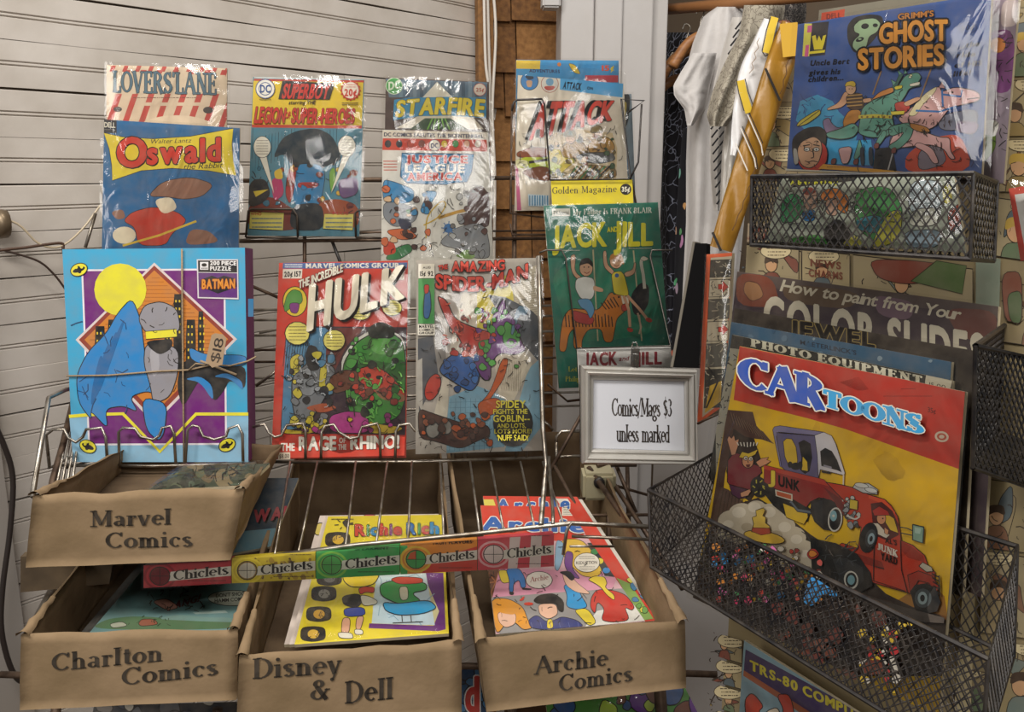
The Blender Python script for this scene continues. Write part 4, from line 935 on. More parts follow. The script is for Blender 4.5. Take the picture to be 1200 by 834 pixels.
T = lift(A); T.p('#d9d2d2', '549,97 688,97 690,232 552,228'); T.p('#1b1a1d', '553,101 684,101 685,142 554,140'); T.p('#5c2a72', '554,142 685,144 686,227 556,224'); T.r('#e4e0e0', 560, 106, 588, 132); T.e('#1b1a1d', 574, 116, 9, 6); T.lines('#1b1a1d', 564, 124, 586, 130, 1, 3)
T.t('#e8e4e0', '200 PIECE', 594, 116, 682, 117, 13, 'x'); T.t('#e8e4e0', 'PUZZLE', 594, 134, 664, 135, 13, 'x')
T.p('#1b1a1d', '562,166 600,152 620,160 640,152 680,162 684,188 650,202 620,212 590,200 560,190'); T.t('#d98a2c', 'BATMAN', 566, 196, 678, 194, 30, 'x', gap=.06, out='#8c2a1c', ow=1.5)
T.r('#2a6f9a', 722, 230, 740, 290)
A.build(t, 'cover_print'); T.build(t, 'title_lettering')
TW = mat('jute_twine', '#9a8468', .9, bump=.5, bscale=400)
tw = thing('twine', 'thin jute twine tied crosswise around the puzzle box', 'string', pz.M); inv = tw.matrix_world.inverted()
def twl(pts, z=.003): return [inv @ pz.at(x / 2.876 + 40, y / 2.876 + 270, z) for x, y in pts]
tube('strand', twl([(498, 62), (499, 200), (501, 400), (503, 600), (505, 784)]), .0011, TW, tw)
tube('strand', twl([(108, 490), (250, 488), (420, 474), (520, 470), (600, 452), (660, 456), (720, 440), (748, 425)]), .0011, TW, tw)
tube('strand', twl([(560, 440), (590, 450), (640, 470), (682, 486)], .006), .0015, TW, tw)
tube('strand', twl([(520, 470), (545, 448), (575, 452), (590, 440)], .005), .001, TW, tw)
tgp = Pl(250, 410, 1.03, yaw=4, lean=7); tg = thing('price_tag', 'small kraft price tag marked eighteen dollars, hanging on the twine', 'tag', tgp.M)
slab('card', [tgp.uv(x / 2.876 + 40, y / 2.876 + 270) for x, y in [(578, 440), (598, 352), (610, 346), (636, 350), (648, 364), (634, 452), (600, 462)]], -.0006, 0, mat('tag_card', '#a58a6c', .8, noise_amt=.2, scale=100), tg)
A = Art(tgp); A.crop(2.876, 40, 270); A.t('#2b221c', '$18', 622, 446, 640, 366, 30, 'r', up=(-.98, -.2)); A.build(tg, 'handwritten_price')

# --- red monster comic
HK = Pl(400, 537, 1.10, yaw=5, lean=15)
G2 = 'bagged comics on the front row'
t, A, pl = comic('comic_book', 'red comic with tall white block title and green shapes, left of the web-title comic', 'comic', HK, [(327, 308), (478, 305), (476, 536), (318, 538)], '#c63a28', slv=(3, 2, 3, 3), seed=6, group=G2)
A.crop(3.089, 300, 290)
A.p('#3f5f96', '98,56 548,54 546,76 96,76'); A.t('#e3e0d6', 'MARVEL COMICS GROUP', 180, 74, 516, 72, 16, 'x', gap=.12); A.lines('#d8d8d8', 104, 58, 168, 74, 2, 4)
A.p('#ddd7c8', '98,78 168,78 166,112 96,112'); A.t('#2a2a2c', '20¢ 157', 102, 106, 164, 104, 18, 'x'); A.e('#dcc22e', 141, 195, 44, 54, k='#2a1a14', kw=3); A.s('#4a9038', '112,170 135,150 165,160 170,200 130,215 105,235 100,215', k='#1a2414', kw=2); A.s('#7a2f7c', '120,200 160,200 150,240 125,235', k='#1a1a1a', kw=2)
A.r('#ddd0b8', 505, 78, 536, 118)
A.p('#3a2430', '112,284 546,288 540,678 88,672'); A.p('#4c7fa0', '112,290 250,290 300,330 280,420 230,480 200,640 92,668 100,480')
for i in range(16): A.l('#20303c', 2.5, [(112 + i * 9, 292 + i * 6), (98 + i * 7, 430 + i * 14)])
A.s('#6a2b28', '270,290 400,290 330,350 290,440 262,480 250,380', k=None); A.s('#e6e2d6', '300,420 350,340 410,300 470,290 544,330 540,540 440,600 350,600', k=None)
A.s('#3f8a34', '310,430 360,345 420,310 480,300 542,345 540,600 440,650 350,640 325,540', k='#131a10', kw=4); A.s('#2c6626', '330,450 400,400 480,420 540,400 540,480 470,500 400,480', k=None); A.s('#182014', '402,290 450,265 505,290 500,330 410,330', k=None)
A.s('#5ea848', '412,330 495,328 490,375 450,390 415,370', k=None); A.s('#1d2a16', '345,420 372,400 366,450 350,470', k=None)
A.s('#777a7e', '130,470 160,440 210,400 250,410 290,440 275,500 240,560 190,640 150,650 130,560', k='#15151a', kw=4); A.s('#c8b83c', '120,400 160,380 165,440 130,470', k='#15151a', kw=2); A.s('#1c1c22', '190,350 225,360 236,440 195,450 175,400', k=None); A.s('#c8b83c', '235,410 260,430 250,500 225,520', k='#15151a', kw=2)
A.s('#8b8e92', '150,480 200,470 230,500 200,540 160,530', k='#15151a', kw=2); A.s('#c2b42f', '240,480 256,500 240,530 224,510', k=None)
A.s('#6b3a24', '262,470 320,440 380,450 380,500 320,520 280,530', k='#180f0c', kw=3); A.s('#c4402a', '365,440 420,425 475,450 520,500 540,520 540,560 460,550 430,520 380,510', k='#180f0c', kw=3); A.s('#9a6a4a', '420,500 540,530 538,562 450,550', k=None); A.s('#b3542e', '170,580 250,560 300,580 240,600', k=None)
A.s('#b9388c', '262,610 330,590 400,600 420,672 270,672', k='#180f14', kw=3); A.s('#d6c02f', '96,655 180,665 260,600 256,640 210,674 92,674', k='#181814', kw=2); A.s('#c8a82c', '410,625 450,640 540,650 500,674 400,672', k='#181814', kw=2)
A.dabs(['#5ea848', '#2c6626', '#3f8a34', '#182014', '#4d9a3e'], 340, 330, 530, 600, 34, 64, (8, 22), kw=2); A.dabs(['#777a7e', '#c8b83c', '#4c7fa0', '#1c1c22', '#9fa2a6'], 120, 380, 280, 640, 34, 65, (8, 20), kw=2); A.dabs(['#c4402a', '#8f2c22', '#6b3a24'], 290, 440, 520, 560, 18, 66, (8, 18), kw=2); A.dabs(['#b9388c', '#d6c02f', '#8a2a6a'], 150, 610, 520, 668, 18, 67, (7, 15), kw=2); A.ink(100, 300, 540, 668, 110, 35, wd=2.4, L=30); A.ink(330, 340, 540, 620, 24, 36, '#6ab04c', 4, 26); A.ink(120, 400, 280, 640, 16, 37, '#a9acb0', 4, 22)
for cx, cy, rx, ry in ((151, 311, 45, 42), (284, 336, 40, 38), (380, 232, 38, 32), (493, 219, 36, 29)):
    A.e('#dcd06c', cx, cy, rx, ry, k='#1d1a14', kw=3, n=14); A.lines('#453a24', cx - rx * .7, cy - ry * .7, cx + rx * .7, cy + ry * .7, 5, 3, seed=cx)
A.p('#c63a28', '88,676 540,684 538,752 80,762'); T = lift(A)
T.t('#e2ddd0', 'THE', 92, 734, 142, 734, 26, 'x'); T.t('#e2ddd0', 'RAGE', 156, 732, 292, 730, 46, 'x', gap=.06, sh='#5a1510'); T.t('#e2ddd0', 'OF', 302, 706, 326, 706, 18, 'x'); T.t('#e2ddd0', 'THE', 298, 730, 328, 730, 18, 'x'); T.t('#e2ddd0', 'RHINO!', 342, 728, 520, 724, 44, 'x', gap=.06, sh='#5a1510')
T.t('#e4ddcc', 'THE INCREDIBLE', 156, 150, 316, 88, 28, 'x', gap=.04, out='#5a1510', ow=1.5)
T.t('#e6ddc8', 'HULK', 184, 300, 540, 178, 158, 'x', h2=112, sl=.06, gap=.1, sh='#1a1210', sd=(9, 7))
T.r('#d8c8b0', 82, 740, 126, 766); T.t('#3a2a24', '$8.00', 86, 762, 122, 760, 14)
A.build(t, 'cover_print'); T.build(t, 'title_lettering')

# --- web-title comic
SPL = Pl(560, 530, 1.095, yaw=5, lean=15)
t, A, pl = comic('comic_book', 'comic with curved red title on grey towers and a round black notice at foot', 'comic', SPL, [(488, 305), (632, 302), (638, 527.5), (487, 532)], '#b5ada2', slv=(3, 3, 4, 3), seed=7, group=G2)
A.crop(3.089, 300, 290)
A.p('#8d8780', '586,250 650,230 680,300 690,420 640,560 585,560'); A.p('#d3cab6', '746,160 800,165 800,300 760,310 700,470 690,640 640,620 690,420'); A.p('#d8c62e', '800,150 905,100 930,160 940,260 860,300 800,290'); A.p('#d8cdb6', '930,100 1022,60 1030,270 980,300 940,250')
for i in range(22): A.l('#9a8d78', 1.6, [(935, 110 + i * 8), (1028, 84 + i * 8.5)])
A.p('#55595f', '838,170 905,180 1000,230 1030,260 1030,420 960,340 880,240'); A.p('#4f5258', '586,330 640,320 660,460 590,600'); A.p('#7fa9bc', '700,540 800,500 900,540 900,720 690,744 690,640'); A.p('#86aec0', '985,440 1030,400 1040,640 960,740 900,736 940,600')
for i in range(9): A.l('#5c8799', 1.6, [(700, 560 + i * 20), (840, 556 + i * 20)]); A.l('#5c8799', 1.6, [(705 + i * 18, 545), (700 + i * 18, 735)])
A.p('#cfc4ae', '860,400 960,360 1000,420 930,560 880,540'); [A.l('#9a8d78', 1.5, [(870 + i * 8, 410), (890 + i * 6, 520)]) for i in range(12)]
A.p('#b8b2a8', '584,410 602,400 604,600 584,560')
A.s('#b33527', '655,172 690,190 720,260 790,290 860,310 885,350 850,400 760,410 740,330 700,290 670,220', k='#1c1414', kw=4); A.s('#2c5c9c', '720,380 800,400 812,480 780,525 720,490 660,450 680,410', k='#121824', kw=4)
A.e('#b33527', 640, 505, 26, 50, rot=20, k='#1c1414', kw=3)
A.s('#6c3a78', '860,240 900,175 905,230 940,260 960,340 980,370 940,390 880,380 850,420 850,480 820,480 780,400 850,330', k='#181018', kw=4); A.s('#4a9440', '900,260 940,290 960,340 920,370 890,340', k='#12200f', kw=3); A.s('#4a9440', '835,270 870,290 860,320 835,300', k='#12200f', kw=2); A.s('#4a9440', '800,340 850,330 850,370 815,385', k='#12200f', kw=2); A.s('#5f7f94', '945,205 990,220 975,250 955,240 930,320 920,310', k='#151a20', kw=2)
A.s('#c05a26', '890,400 915,400 900,470 860,530 810,600 805,570 850,520', k='#3a1a10', kw=2); A.s('#4a2a20', '586,580 640,600 700,620 760,640 840,640 850,680 800,700 740,730 650,700 590,690', k='#1c100c', kw=3); A.s('#8a4a2c', '700,640 780,650 760,700 720,690', k=None)
A.e('#8b8880', 640, 660, 26, 30, k='#222', kw=5); A.e('#8b8880', 690, 650, 20, 26, k='#222', kw=5); A.s('#b8541f', '800,560 870,540 900,570 850,610 810,610', k='#3a1a10', kw=2)
A.dabs(['#b33527', '#8c261c', '#c8503c'], 680, 230, 860, 390, 22, 68, (8, 18), kw=2); A.dabs(['#2c5c9c', '#1f4478', '#3f74b4'], 680, 400, 800, 510, 14, 69, (8, 18), kw=2); A.dabs(['#6c3a78', '#4a9440', '#4f2a5a', '#5fae50'], 800, 220, 960, 440, 24, 70, (8, 18), kw=2); A.dabs(['#4a2a20', '#8a4a2c', '#6a3a28', '#b8541f'], 600, 600, 850, 710, 28, 71, (8, 18), kw=2); A.ink(590, 180, 1020, 730, 90, 38, wd=2.2, L=30); A.ink(690, 200, 860, 400, 20, 39, '#d05a40', 3, 22); A.e('#191816', 930, 636, 72, 84); A.r('#ddd6c6', 588, 60, 646, 112); A.t('#22201e', '15¢', 594, 104, 614, 103, 16, 'x'); A.t('#22201e', '92', 622, 104, 642, 103, 16, 'x'); A.r('#3f8a46', 588, 114, 646, 276); A.s('#2c5c8c', '610,160 630,150 635,220 625,260 605,255', k='#151a20', kw=3); A.s('#b33527', '608,135 628,135 625,165 610,170', k='#1c1414', kw=2)
A.r('#ddd6c6', 586, 278, 648, 318); A.t('#22201e', 'MARVEL', 590, 292, 644, 291, 11, 'x'); A.t('#22201e', 'COMICS', 590, 303, 644, 302, 8, 'x'); A.t('#22201e', 'GROUP', 590, 314, 644, 313, 8, 'x'); A.t('#22201e', 'AUG', 604, 78, 632, 77, 8)
T = lift(A); T.t('#c2341f', 'THE', 660, 84, 694, 78, 16, 'x', out='#2a1512', ow=1.5); T.t('#c2341f', 'AMAZING', 708, 86, 900, 80, 34, 'x', gap=.04, out='#2a1512', ow=2.5, arc=-4)
T.t('#c2341f', 'SPIDER-MAN', 650, 146, 984, 110, 48, 'x', h2=50, arc=-28, gap=.04, out='#2a1512', ow=3, sh='#2a1512', sd=(3, 3))
for s_, x0, x1, y, h in (('SPIDEY', 868, 976, 580, 26), ('FIGHTS THE', 858, 982, 602, 17), ('GOBLIN--', 858, 990, 630, 23), ('AND LOTS,', 872, 976, 652, 15), ('LOTS MORE!', 862, 996, 672, 15), ("'NUFF SAID!'", 872, 988, 698, 20)): T.t('#dccf3a', s_, x0, y, x1, y - 1, h, 'b')
A.build(t, 'cover_print'); T.build(t, 'title_lettering')

# --- war comic group in the black wire pocket
G3 = 'comics in the black wire pocket'
t, A, pl = comic('comic_book', 'blue-topped comic peeking out behind the war comic, marked fifteen cents', 'comic', AT.moved(670, 240, -.012), [(605, 70), (725, 71), (727, 235), (604, 235)], '#3b8fc2', slv=(2, 2, 2, 0), seed=8, group=G3)
A.crop(4.389, 590, 60); A.p('#d8b83c', '66,46 190,48 188,92 66,90'); A.s('#d8b83c', '330,60 370,70 400,120 360,110', k='#222', kw=2); A.t('#26355c', 'ADVENTURES', 132, 108, 290, 112, 16, 'x'); A.t('#d84e2c', '15', 505, 100, 545, 100, 26, 'x'); A.t('#d8c22c', '¢', 550, 100, 568, 100, 26, 'x'); A.r('#c03a4a', 420, 124, 590, 160); A.e('#cf7a3c', 286, 68, 10)
A.build(t, 'cover_print')
t, A, pl = comic('comic_book', 'magazine edge with black and yellow picture, rightmost in the black wire pocket', 'comic', AT.moved(670, 240, -.02), [(700, 112), (740, 110), (745, 240), (700, 240)], '#7a8a94', slv=(0, 2, 2, 0), seed=9, group=G3)
A.crop(4.389, 590, 60); A.s('#1f2428', '610,220 655,220 640,380 610,400', k=None); A.s('#b8a03a', '610,260 635,260 630,330 612,340', k=None); A.s('#3a7fae', '600,560 640,540 640,650 600,660', k=None); A.s('#c8c8c4', '604,440 632,440 636,520 606,540', k=None); A.build(t, 'cover_print')
t, A, pl = comic('comic_book', 'cream war comic with slanting red block title and two helmeted soldiers', 'comic', AT, [(607, 88), (731, 98), (737, 244), (603, 247)], '#dad0bd', slv=(5, 14, 2, 0), seed=10, group=G3)
A.crop(4.389, 590, 60); A.p('#c25a86', '60,560 75,600 92,818 70,818')
A.e('#3b7fb8', 134, 155, 45, k='#23303c', kw=3); A.s('#2b3a4c', '108,130 140,112 160,140 130,150', k=None); A.s('#c49a78', '115,150 150,150 145,185 122,185', k=None); A.e('#d9d3c6', 238, 168, 44, k='#a85040', kw=3); A.e('#6fa3c2', 238, 158, 20); A.s('#b8443a', '205,180 270,178 255,200 220,202', k=None)
A.p('#4a9fd0', '292,140 616,166 612,238 290,198'); A.t('#1c2a3c', 'ATTACK', 304, 192, 398, 200, 34, 'x', sl=.2); A.t('#1c2a3c', 'ON', 430, 196, 460, 200, 14, 'x')
A.p('#cdb890', '232,430 360,400 560,420 585,500 580,660 240,660')
A.s('#8c4a2a', '66,520 150,490 232,500 236,540 140,550 70,545', k='#1c120c', kw=2); A.p('#b8c62e', '66,560 110,545 232,545 360,520 365,575 300,600 232,640 200,600 70,600'); A.e('#e6e2b0', 88, 576, 40, 18); A.l('#26221c', 14, '130,572 240,556 340,552'); A.s('#7c4222', '85,622 180,590 240,600 240,672 160,660', k='#1c120c', kw=2)
A.p('#d0bb34', '232,495 350,520 362,572 340,590 260,660 240,660 300,590 232,560', '#1c1a10', 2)
for cx, cy in ((340, 440), (478, 420)):
    A.s('#a8803c', [(cx - 50, cy + 70), (cx - 10, cy + 20), (cx + 60, cy + 20), (cx + 95, cy + 60), (cx + 90, cy + 110), (cx - 30, cy + 110)], k='#1e1812', kw=3); A.e('#cfa57e', cx + 4, cy + 10, 26, 24, k='#1e1812', kw=2); A.s('#7d6a34', [(cx - 34, cy), (cx - 24, cy - 30), (cx + 4, cy - 42), (cx + 28, cy - 30), (cx + 34, cy)], k='#1e1812', kw=3); A.e('#1e1812', cx - 6, cy + 10, 3); A.e('#1e1812', cx + 12, cy + 10, 3); A.l('#1e1812', 2, [(cx - 6, cy + 24), (cx + 10, cy + 24)])
A.s('#55585a', '365,540 420,520 560,520 580,560 500,580 400,570', k='#16140f', kw=2); A.s('#8a6a34', '350,600 450,580 580,600 582,655 350,660', k='#16140f', kw=2)
for i in range(9): A.l(('#3c7a44', '#1c1a14', '#c0b89c')[i % 3], 8, [(330 + i * 22, 655), (380 + i * 24, 590)])
A.dabs(['#a8803c', '#7d6a34', '#55585a', '#c8a878', '#3c5a3a', '#8c4a2a'], 240, 420, 585, 655, 44, 72, (7, 18), kw=2); A.ink(66, 400, 590, 690, 90, 40, wd=2.6, L=34); A.p('#cfe0ea', '125,735 232,742 232,800 128,796'); [A.r('#4a8ab0', 132 + i * 13, 742, 132 + i * 13 + 5 + i % 3, 794) for i in range(8)]
T = lift(A); T.t('#c63a2a', 'ATTACK', 132, 452, 556, 352, 182, 'x', h2=92, sl=.22, gap=.05, sh='#1d1b1c', sd=(-22, -3), out='#1d1b1c', ow=1.5)
A.build(t, 'cover_print'); T.build(t, 'title_lettering')
t, A, pl = comic('magazine', 'yellow-headed magazine marked thirty-five cents, its top strip showing above the green magazine', 'magazine', AT.moved(692, 240, .010), [(645.5, 212), (741, 210), (743, 258), (648, 260)], '#ddc92c', group=G3, th=.003)
A.crop(4.389, 590, 60); T = lift(A); T.t('#2a2a38', 'Golden Magazine', 250, 734, 584, 724, 36, 's', gap=.3); T.e('#1d1b24', 629, 710, 29); T.t('#e6e0c8', '35¢', 608, 722, 650, 722, 24, 'x'); A.build(t, 'cover_print'); T.build(t, 'title_lettering')

# --- green children's magazine
t, A, pl = comic('magazine', 'green magazine with yellow title and two children riding a tiger and an ostrich', 'magazine', JJ, [(637, 241), (771, 237), (787, 449), (655, 455)], '#237360', slv=(1, 1, 2, 2), seed=11, th=.003)
A.crop(2.454, 620, 220)
A.r('#ddd9cc', 66, 60, 118, 82, sl=-1); A.t('#2c3c38', 'TV Special', 69, 78, 114, 77, 12, 'r')
A.t('#e3dfd2', 'My Father Is FRANK BLAIR', 126, 78, 354, 72, 16, 'S', gap=.3)
A.s('#2b8064', '60,240 200,200 380,200 392,300 380,420 120,450 90,350', k=None)
A.l('#b9ad8a', 4, '184,178 198,440'); A.l('#b9ad8a', 4, '300,180 324,440')
tg_ = '#c8792c'
A.s(tg_, '98,372 118,346 160,350 200,352 222,318 230,304 240,300 244,308 262,298 270,304 280,298 290,318 288,344 272,358 252,376 246,410 240,444 216,444 208,404 170,406 152,436 152,464 126,462 130,402 114,420 106,472 86,470 90,420', k='#2a1a10', kw=2)
for i in range(15): x = 104 + i * 9.5; A.l('#201712', 3, [(x, 362 + (i % 3) * 4), (x + 3, 400)]); 
for i in range(5): A.l('#201712', 3, [(206 + i * 9, 330 - i * 4), (222 + i * 9, 350 - i * 2)])
A.s('#ddd5c2', '262,300 268,285 282,306 288,335 270,340', k=None); A.s('#b8382c', '264,338 282,330 284,352 268,356', k='#2a1a10', kw=1.5); A.e('#1c1612', 258, 314, 3); A.e('#1c1612', 276, 312, 3)
A.s('#b33a38', '120,348 190,372 180,396 128,385', k='#2a1a10', kw=1.5)
# ostrich
A.s('#1f2026', '290,310 320,270 345,280 345,330 325,365 300,366', k=None); A.l('#cfc8b8', 9, [(332, 290), (328, 250), (322, 215), (328, 202)], True); A.s('#d8cdb8', '318,204 328,195 346,204 330,212', k='#2a2a2a', kw=1)
A.l('#c8a890', 5, '312,360 322,400 316,420')
# boy and girl
A.s('#cfa080', '118,196 130,190 134,200 130,240 160,265 152,276 122,246', k='#3a2418', kw=1.5); A.e('#d3a584', 164, 232, 19, 22, k='#3a2418', kw=1.5); A.s('#1d1816', '142,226 150,205 170,200 184,214 183,230 170,216 150,222', k=None); A.s('#e3e1da', '134,262 160,254 190,262 186,320 150,322 132,290', k='#3a3a3a', kw=1.5); A.s('#5a93b8', '136,320 176,318 190,352 176,380 165,352 148,344', k='#2a3a48', kw=1.5); A.s('#cfa080', '184,280 214,290 212,300 184,296', k=None)
A.s('#cfa080', '212,182 222,180 224,220 246,240 240,252 214,228', k='#3a2418', kw=1.5); A.e('#d8ab88', 250, 212, 18, 20, k='#3a2418', kw=1.5); A.s('#b87a34', '230,210 234,192 252,185 268,194 274,222 266,218 258,200 240,204', k=None); A.s('#dcc93a', '236,244 270,238 286,300 284,312 244,306 240,280', k='#4a3a14', kw=1.5); A.s('#cfa080', '272,244 298,236 302,214 308,216 304,248 278,258', k='#3a2418', kw=1.5)
A.l('#cfa080', 8, '272,310 286,350 290,400'); A.l('#cfa080', 8, '282,310 318,350 340,378'); A.e('#b8382c', 290, 408, 9, 6, rot=20); A.e('#b8382c', 344, 380, 10, 6, rot=20)
for x, y in ((158, 228), (171, 228), (244, 210), (257, 209)): A.e('#1c1612', x, y, 2)
A.l('#8a2c24', 2, '158,242 166,246 174,241', True); A.l('#8a2c24', 2, '244,222 252,226 259,221', True); A.e('#2c5a9a', 252, 252, 6)
A.t('#c9c23f', 'Let', 112, 528, 138, 528, 14, 's'); A.t('#c9c23f', 'Philip', 104, 556, 146, 556, 14, 's')
T = lift(A); T.t('#ddd32f', 'JACK', 66, 172, 224, 166, 60, 'x', h2=66, gap=.03); T.t('#ddd32f', 'AND', 224, 128, 254, 126, 14, 'x'); T.t('#ddd32f', 'JILL', 242, 168, 356, 164, 70, 'x', h2=58, gap=.06); T.t('#d8d8c8', 'A CHILD MAGAZINE', 82, 184, 146, 182, 5, 'r') if False else None
T.lines('#c8c8b8', 84, 178, 146, 182, 1, 2); T.lines('#c8c8b8', 286, 172, 352, 176, 1, 2)
A.build(t, 'cover_print'); T.build(t, 'title_lettering')
t, A, pl = comic('magazine', 'white magazine with dark red title, its top edge showing just above the price sign', 'magazine', JJ.moved(722, 452, .006), [(676, 408), (786, 406), (790, 470), (680, 474)], '#d6d4d0', slv=(1, 1, 1, 0), seed=12, th=.003)
A.crop(2.454, 620, 220); T = lift(A); T.t('#8c2f3a', 'JACK', 160, 512, 254, 508, 36, 'x', gap=.05); T.t('#8c2f3a', 'and', 258, 498, 286, 496, 13, 'b', sl=.2); T.t('#8c2f3a', 'JILL', 306, 508, 382, 506, 34, 'x', gap=.1); A.build(t, 'cover_print'); T.build(t, 'title_lettering')

# --- framed price sign
FRP = Pl(748, 541, 1.02, yaw=6, lean=6)
fr = thing('price_sign', 'silver framed white sign giving the price of comics, clipped in front of the green magazine', 'sign', FRP.M)
def K6(l): return [FRP.uv(x / 5.2136 + 640, y / 5.2136 + 400) for x, y in l]
outer, inner = K6([(210, 147), (912, 172), (920, 746), (214, 738)]), K6([(290, 235), (842, 243), (846, 668), (284, 652)])
SIL = mat('silver_frame', '#c2beb6', .35, .45, noise_amt=.15, scale=40)
prof = [(0, -.006), (0, .006), (.14, .011), (.3, .009), (.42, .0115), (.55, .010), (.72, .004), (.8, .0055), (.92, .005), (1, .001)]
for e in range(4):
    V, Fc = [], []
    for k_ in (e, (e + 1) % 4):
        for f_, z in prof: V.append((outer[k_][0] + (inner[k_][0] - outer[k_][0]) * f_, outer[k_][1] + (inner[k_][1] - outer[k_][1]) * f_, z))
    n = len(prof); Fc = [(i, n + i, n + i + 1, i + 1) for i in range(n - 1)]
    pyd('frame_rail', V, Fc, SIL, fr)
slab('backing', outer[::-1], -.008, -.001, mat('dark_card', '#3a342e', .8), fr); slab('paper', inner[::-1], -.0009, .0003, mat('white_paper', '#d6d7dc', .7), fr)
A = Art(FRP, .0006); A.crop(5.2136, 640, 400)
A.t('#2e2725', 'Comics/Mags $3', 400, 455, 764, 460, 112, 'S', gap=-.35); A.t('#2e2725', 'unless marked', 428, 613, 752, 618, 108, 'S', gap=-.3); A.build(fr, 'sign_lettering')
cl_ = thing('metal_clip', 'shiny metal clip holding the framed sign to the wire pocket', 'clip', FRP.at(744, 418, .004)); 
box('plate', (-.005, .005, -.0025, .0005, -.014, .011), mat('bright_metal', '#c8c6c2', .2, 1), cl_, bev=.0008); tube('loop', [(-.004, -.001, .012), (-.003, -.001, .017), (.001, -.001, .018), (.003, -.001, .012)], .0008, MATS['bright_metal'], cl_); box('ferrule', (-.003, .003, -.004, -.0025, -.006, .004), MATS['bright_metal'], cl_)
# ================================================================ board papered with old comic pages, right
BDp = LBp.moved(860, 450, -.06)
bd = thing('display_board', 'tall board papered with yellowed comic pages, behind the mesh baskets at the right', 'board', BDp.M)
bq = [(890, 40), (1330, -60), (1330, 1300), (845, 900)]
slab('board_core', [BDp.uv(*c) for c in bq][::-1], -.02, 0, mat('board_core', '#7a6748', .8), bd)
A = Art(BDp); A.q = bq; A.p('#857655', bq)
BG = ['#978864', '#8c7d5b', '#948666', '#827354']; TINT = ['#74503a', '#5c6a4e', '#68726a', '#877244', '#743f32', '#505c60', '#907f5e']
def strip_panel(x0, y0, x1, y1, seed, sl=.16, kind=0):
    rr = random.Random(seed); q = [(x0, y0), (x1, y0 + sl * (x1 - x0)), (x1, y1 + sl * (x1 - x0)), (x0, y1)]
    if kind == 2: A.p('#7d5436', q, '#231b14', 1.2); return
    A.p(rr.choice(BG), q, '#231b14', 1.2); old = A.q
    A.q = q
    w_, h_ = x1 - x0, y1 - y0; s0 = y0 + sl * w_ / 2
    for i in range(2): A.p(rr.choice(TINT), [(x0 + w_ * rr.random(), s0 + h_ * rr.random()) for _ in range(4)], '#2a2018', .9, True)
    cx, cy = x0 + w_ * rr.uniform(.3, .7), s0 + h_ * rr.uniform(.4, .6); r_ = min(w_, h_) * .2
    A.s(rr.choice(TINT), [(cx - r_ * 1.5, y1 + 20), (cx - r_ * 1.1, cy + r_), (cx + r_ * 1.1, cy + r_), (cx + r_ * 1.6, y1 + 20)], k='#2a2018'); A.e('#b98f68', cx, cy, r_ * .8, r_, k='#2a2018', kw=1); A.s('#3a2a1e' if rr.random() < .6 else '#b0913e', [(cx - r_, cy), (cx - r_ * .8, cy - r_ * 1.2), (cx + r_ * .8, cy - r_ * 1.2), (cx + r_, cy), (cx, cy - r_ * .5)], k=None)
    A.ink(x0, y0, x1, y1 + sl * w_, 10, seed, '#2a2018', .8, 9)
    if rr.random() < .6: bx = x0 + w_ * rr.uniform(.05, .4); A.e('#c4b48c', bx + 18, s0 - h_ * .02 + 6, 18, 9, k='#2a2018', kw=.8); A.lines('#3a2c20', bx + 7, s0, bx + 30, s0 + 12, 3, 1)
    A.q = old
sd = 40
for x0, y0, x1, y1 in ((890, 20, 930, 60), (888, 64, 935, 120), (882, 126, 940, 172), (880, 176, 935, 212), (1175, 10, 1230, 90), (1172, 95, 1225, 160), (1170, 165, 1232, 225), (1168, 232, 1240, 300),
                       (868, 285, 940, 322), (1172, 330, 1240, 400), (1150, 560, 1205, 640), (1150, 645, 1205, 740), (1165, 750, 1230, 840), (1105, 780, 1160, 870)):
    sd += 1; strip_panel(x0, y0, x1, y1, sd, sl=-.02 if y1 < 230 else .14)
A.p('#a4927a', '862,262 900,262 900,284 862,284'); A.t('#7c2f26', 'READ', 862, 280, 900, 281, 14, 'x')
strip_panel(868, 286, 938, 330, 71, .1); strip_panel(942, 293, 998, 335, 72, .1); strip_panel(1002, 299, 1142, 350, 73, .12)
A.t('#6d3a28', 'NEWS', 952, 312, 988, 316, 8, 'x'); A.t('#6d3a28', 'CHARMS', 950, 324, 990, 328, 8, 'x')
A.s('#743a2c', '1020,304 1080,306 1128,314 1105,330 1060,334 1030,326', k='#2a1a14'); A.p('#4f6138', '1070,330 1100,306 1135,312 1130,345', '#2a2a18', 1)
A.p('#77806f', '1146,300 1175,304 1172,420 1146,410'); A.p('#b7a882', '1140,560 1150,560 1140,840 1120,840')
A.s('#6f4232', '1175,320 1200,318 1200,372 1180,380', k='#2a1a14'); A.s('#495a3a', '1182,345 1200,340 1200,380 1186,378', k='#2a1a14')
# strip at lower left of the board
for i, y in enumerate((738, 768, 798, 828)): strip_panel(832, y, 872, y + 27, 90 + i, .3)
A.build(bd, 'pasted_comic_pages')

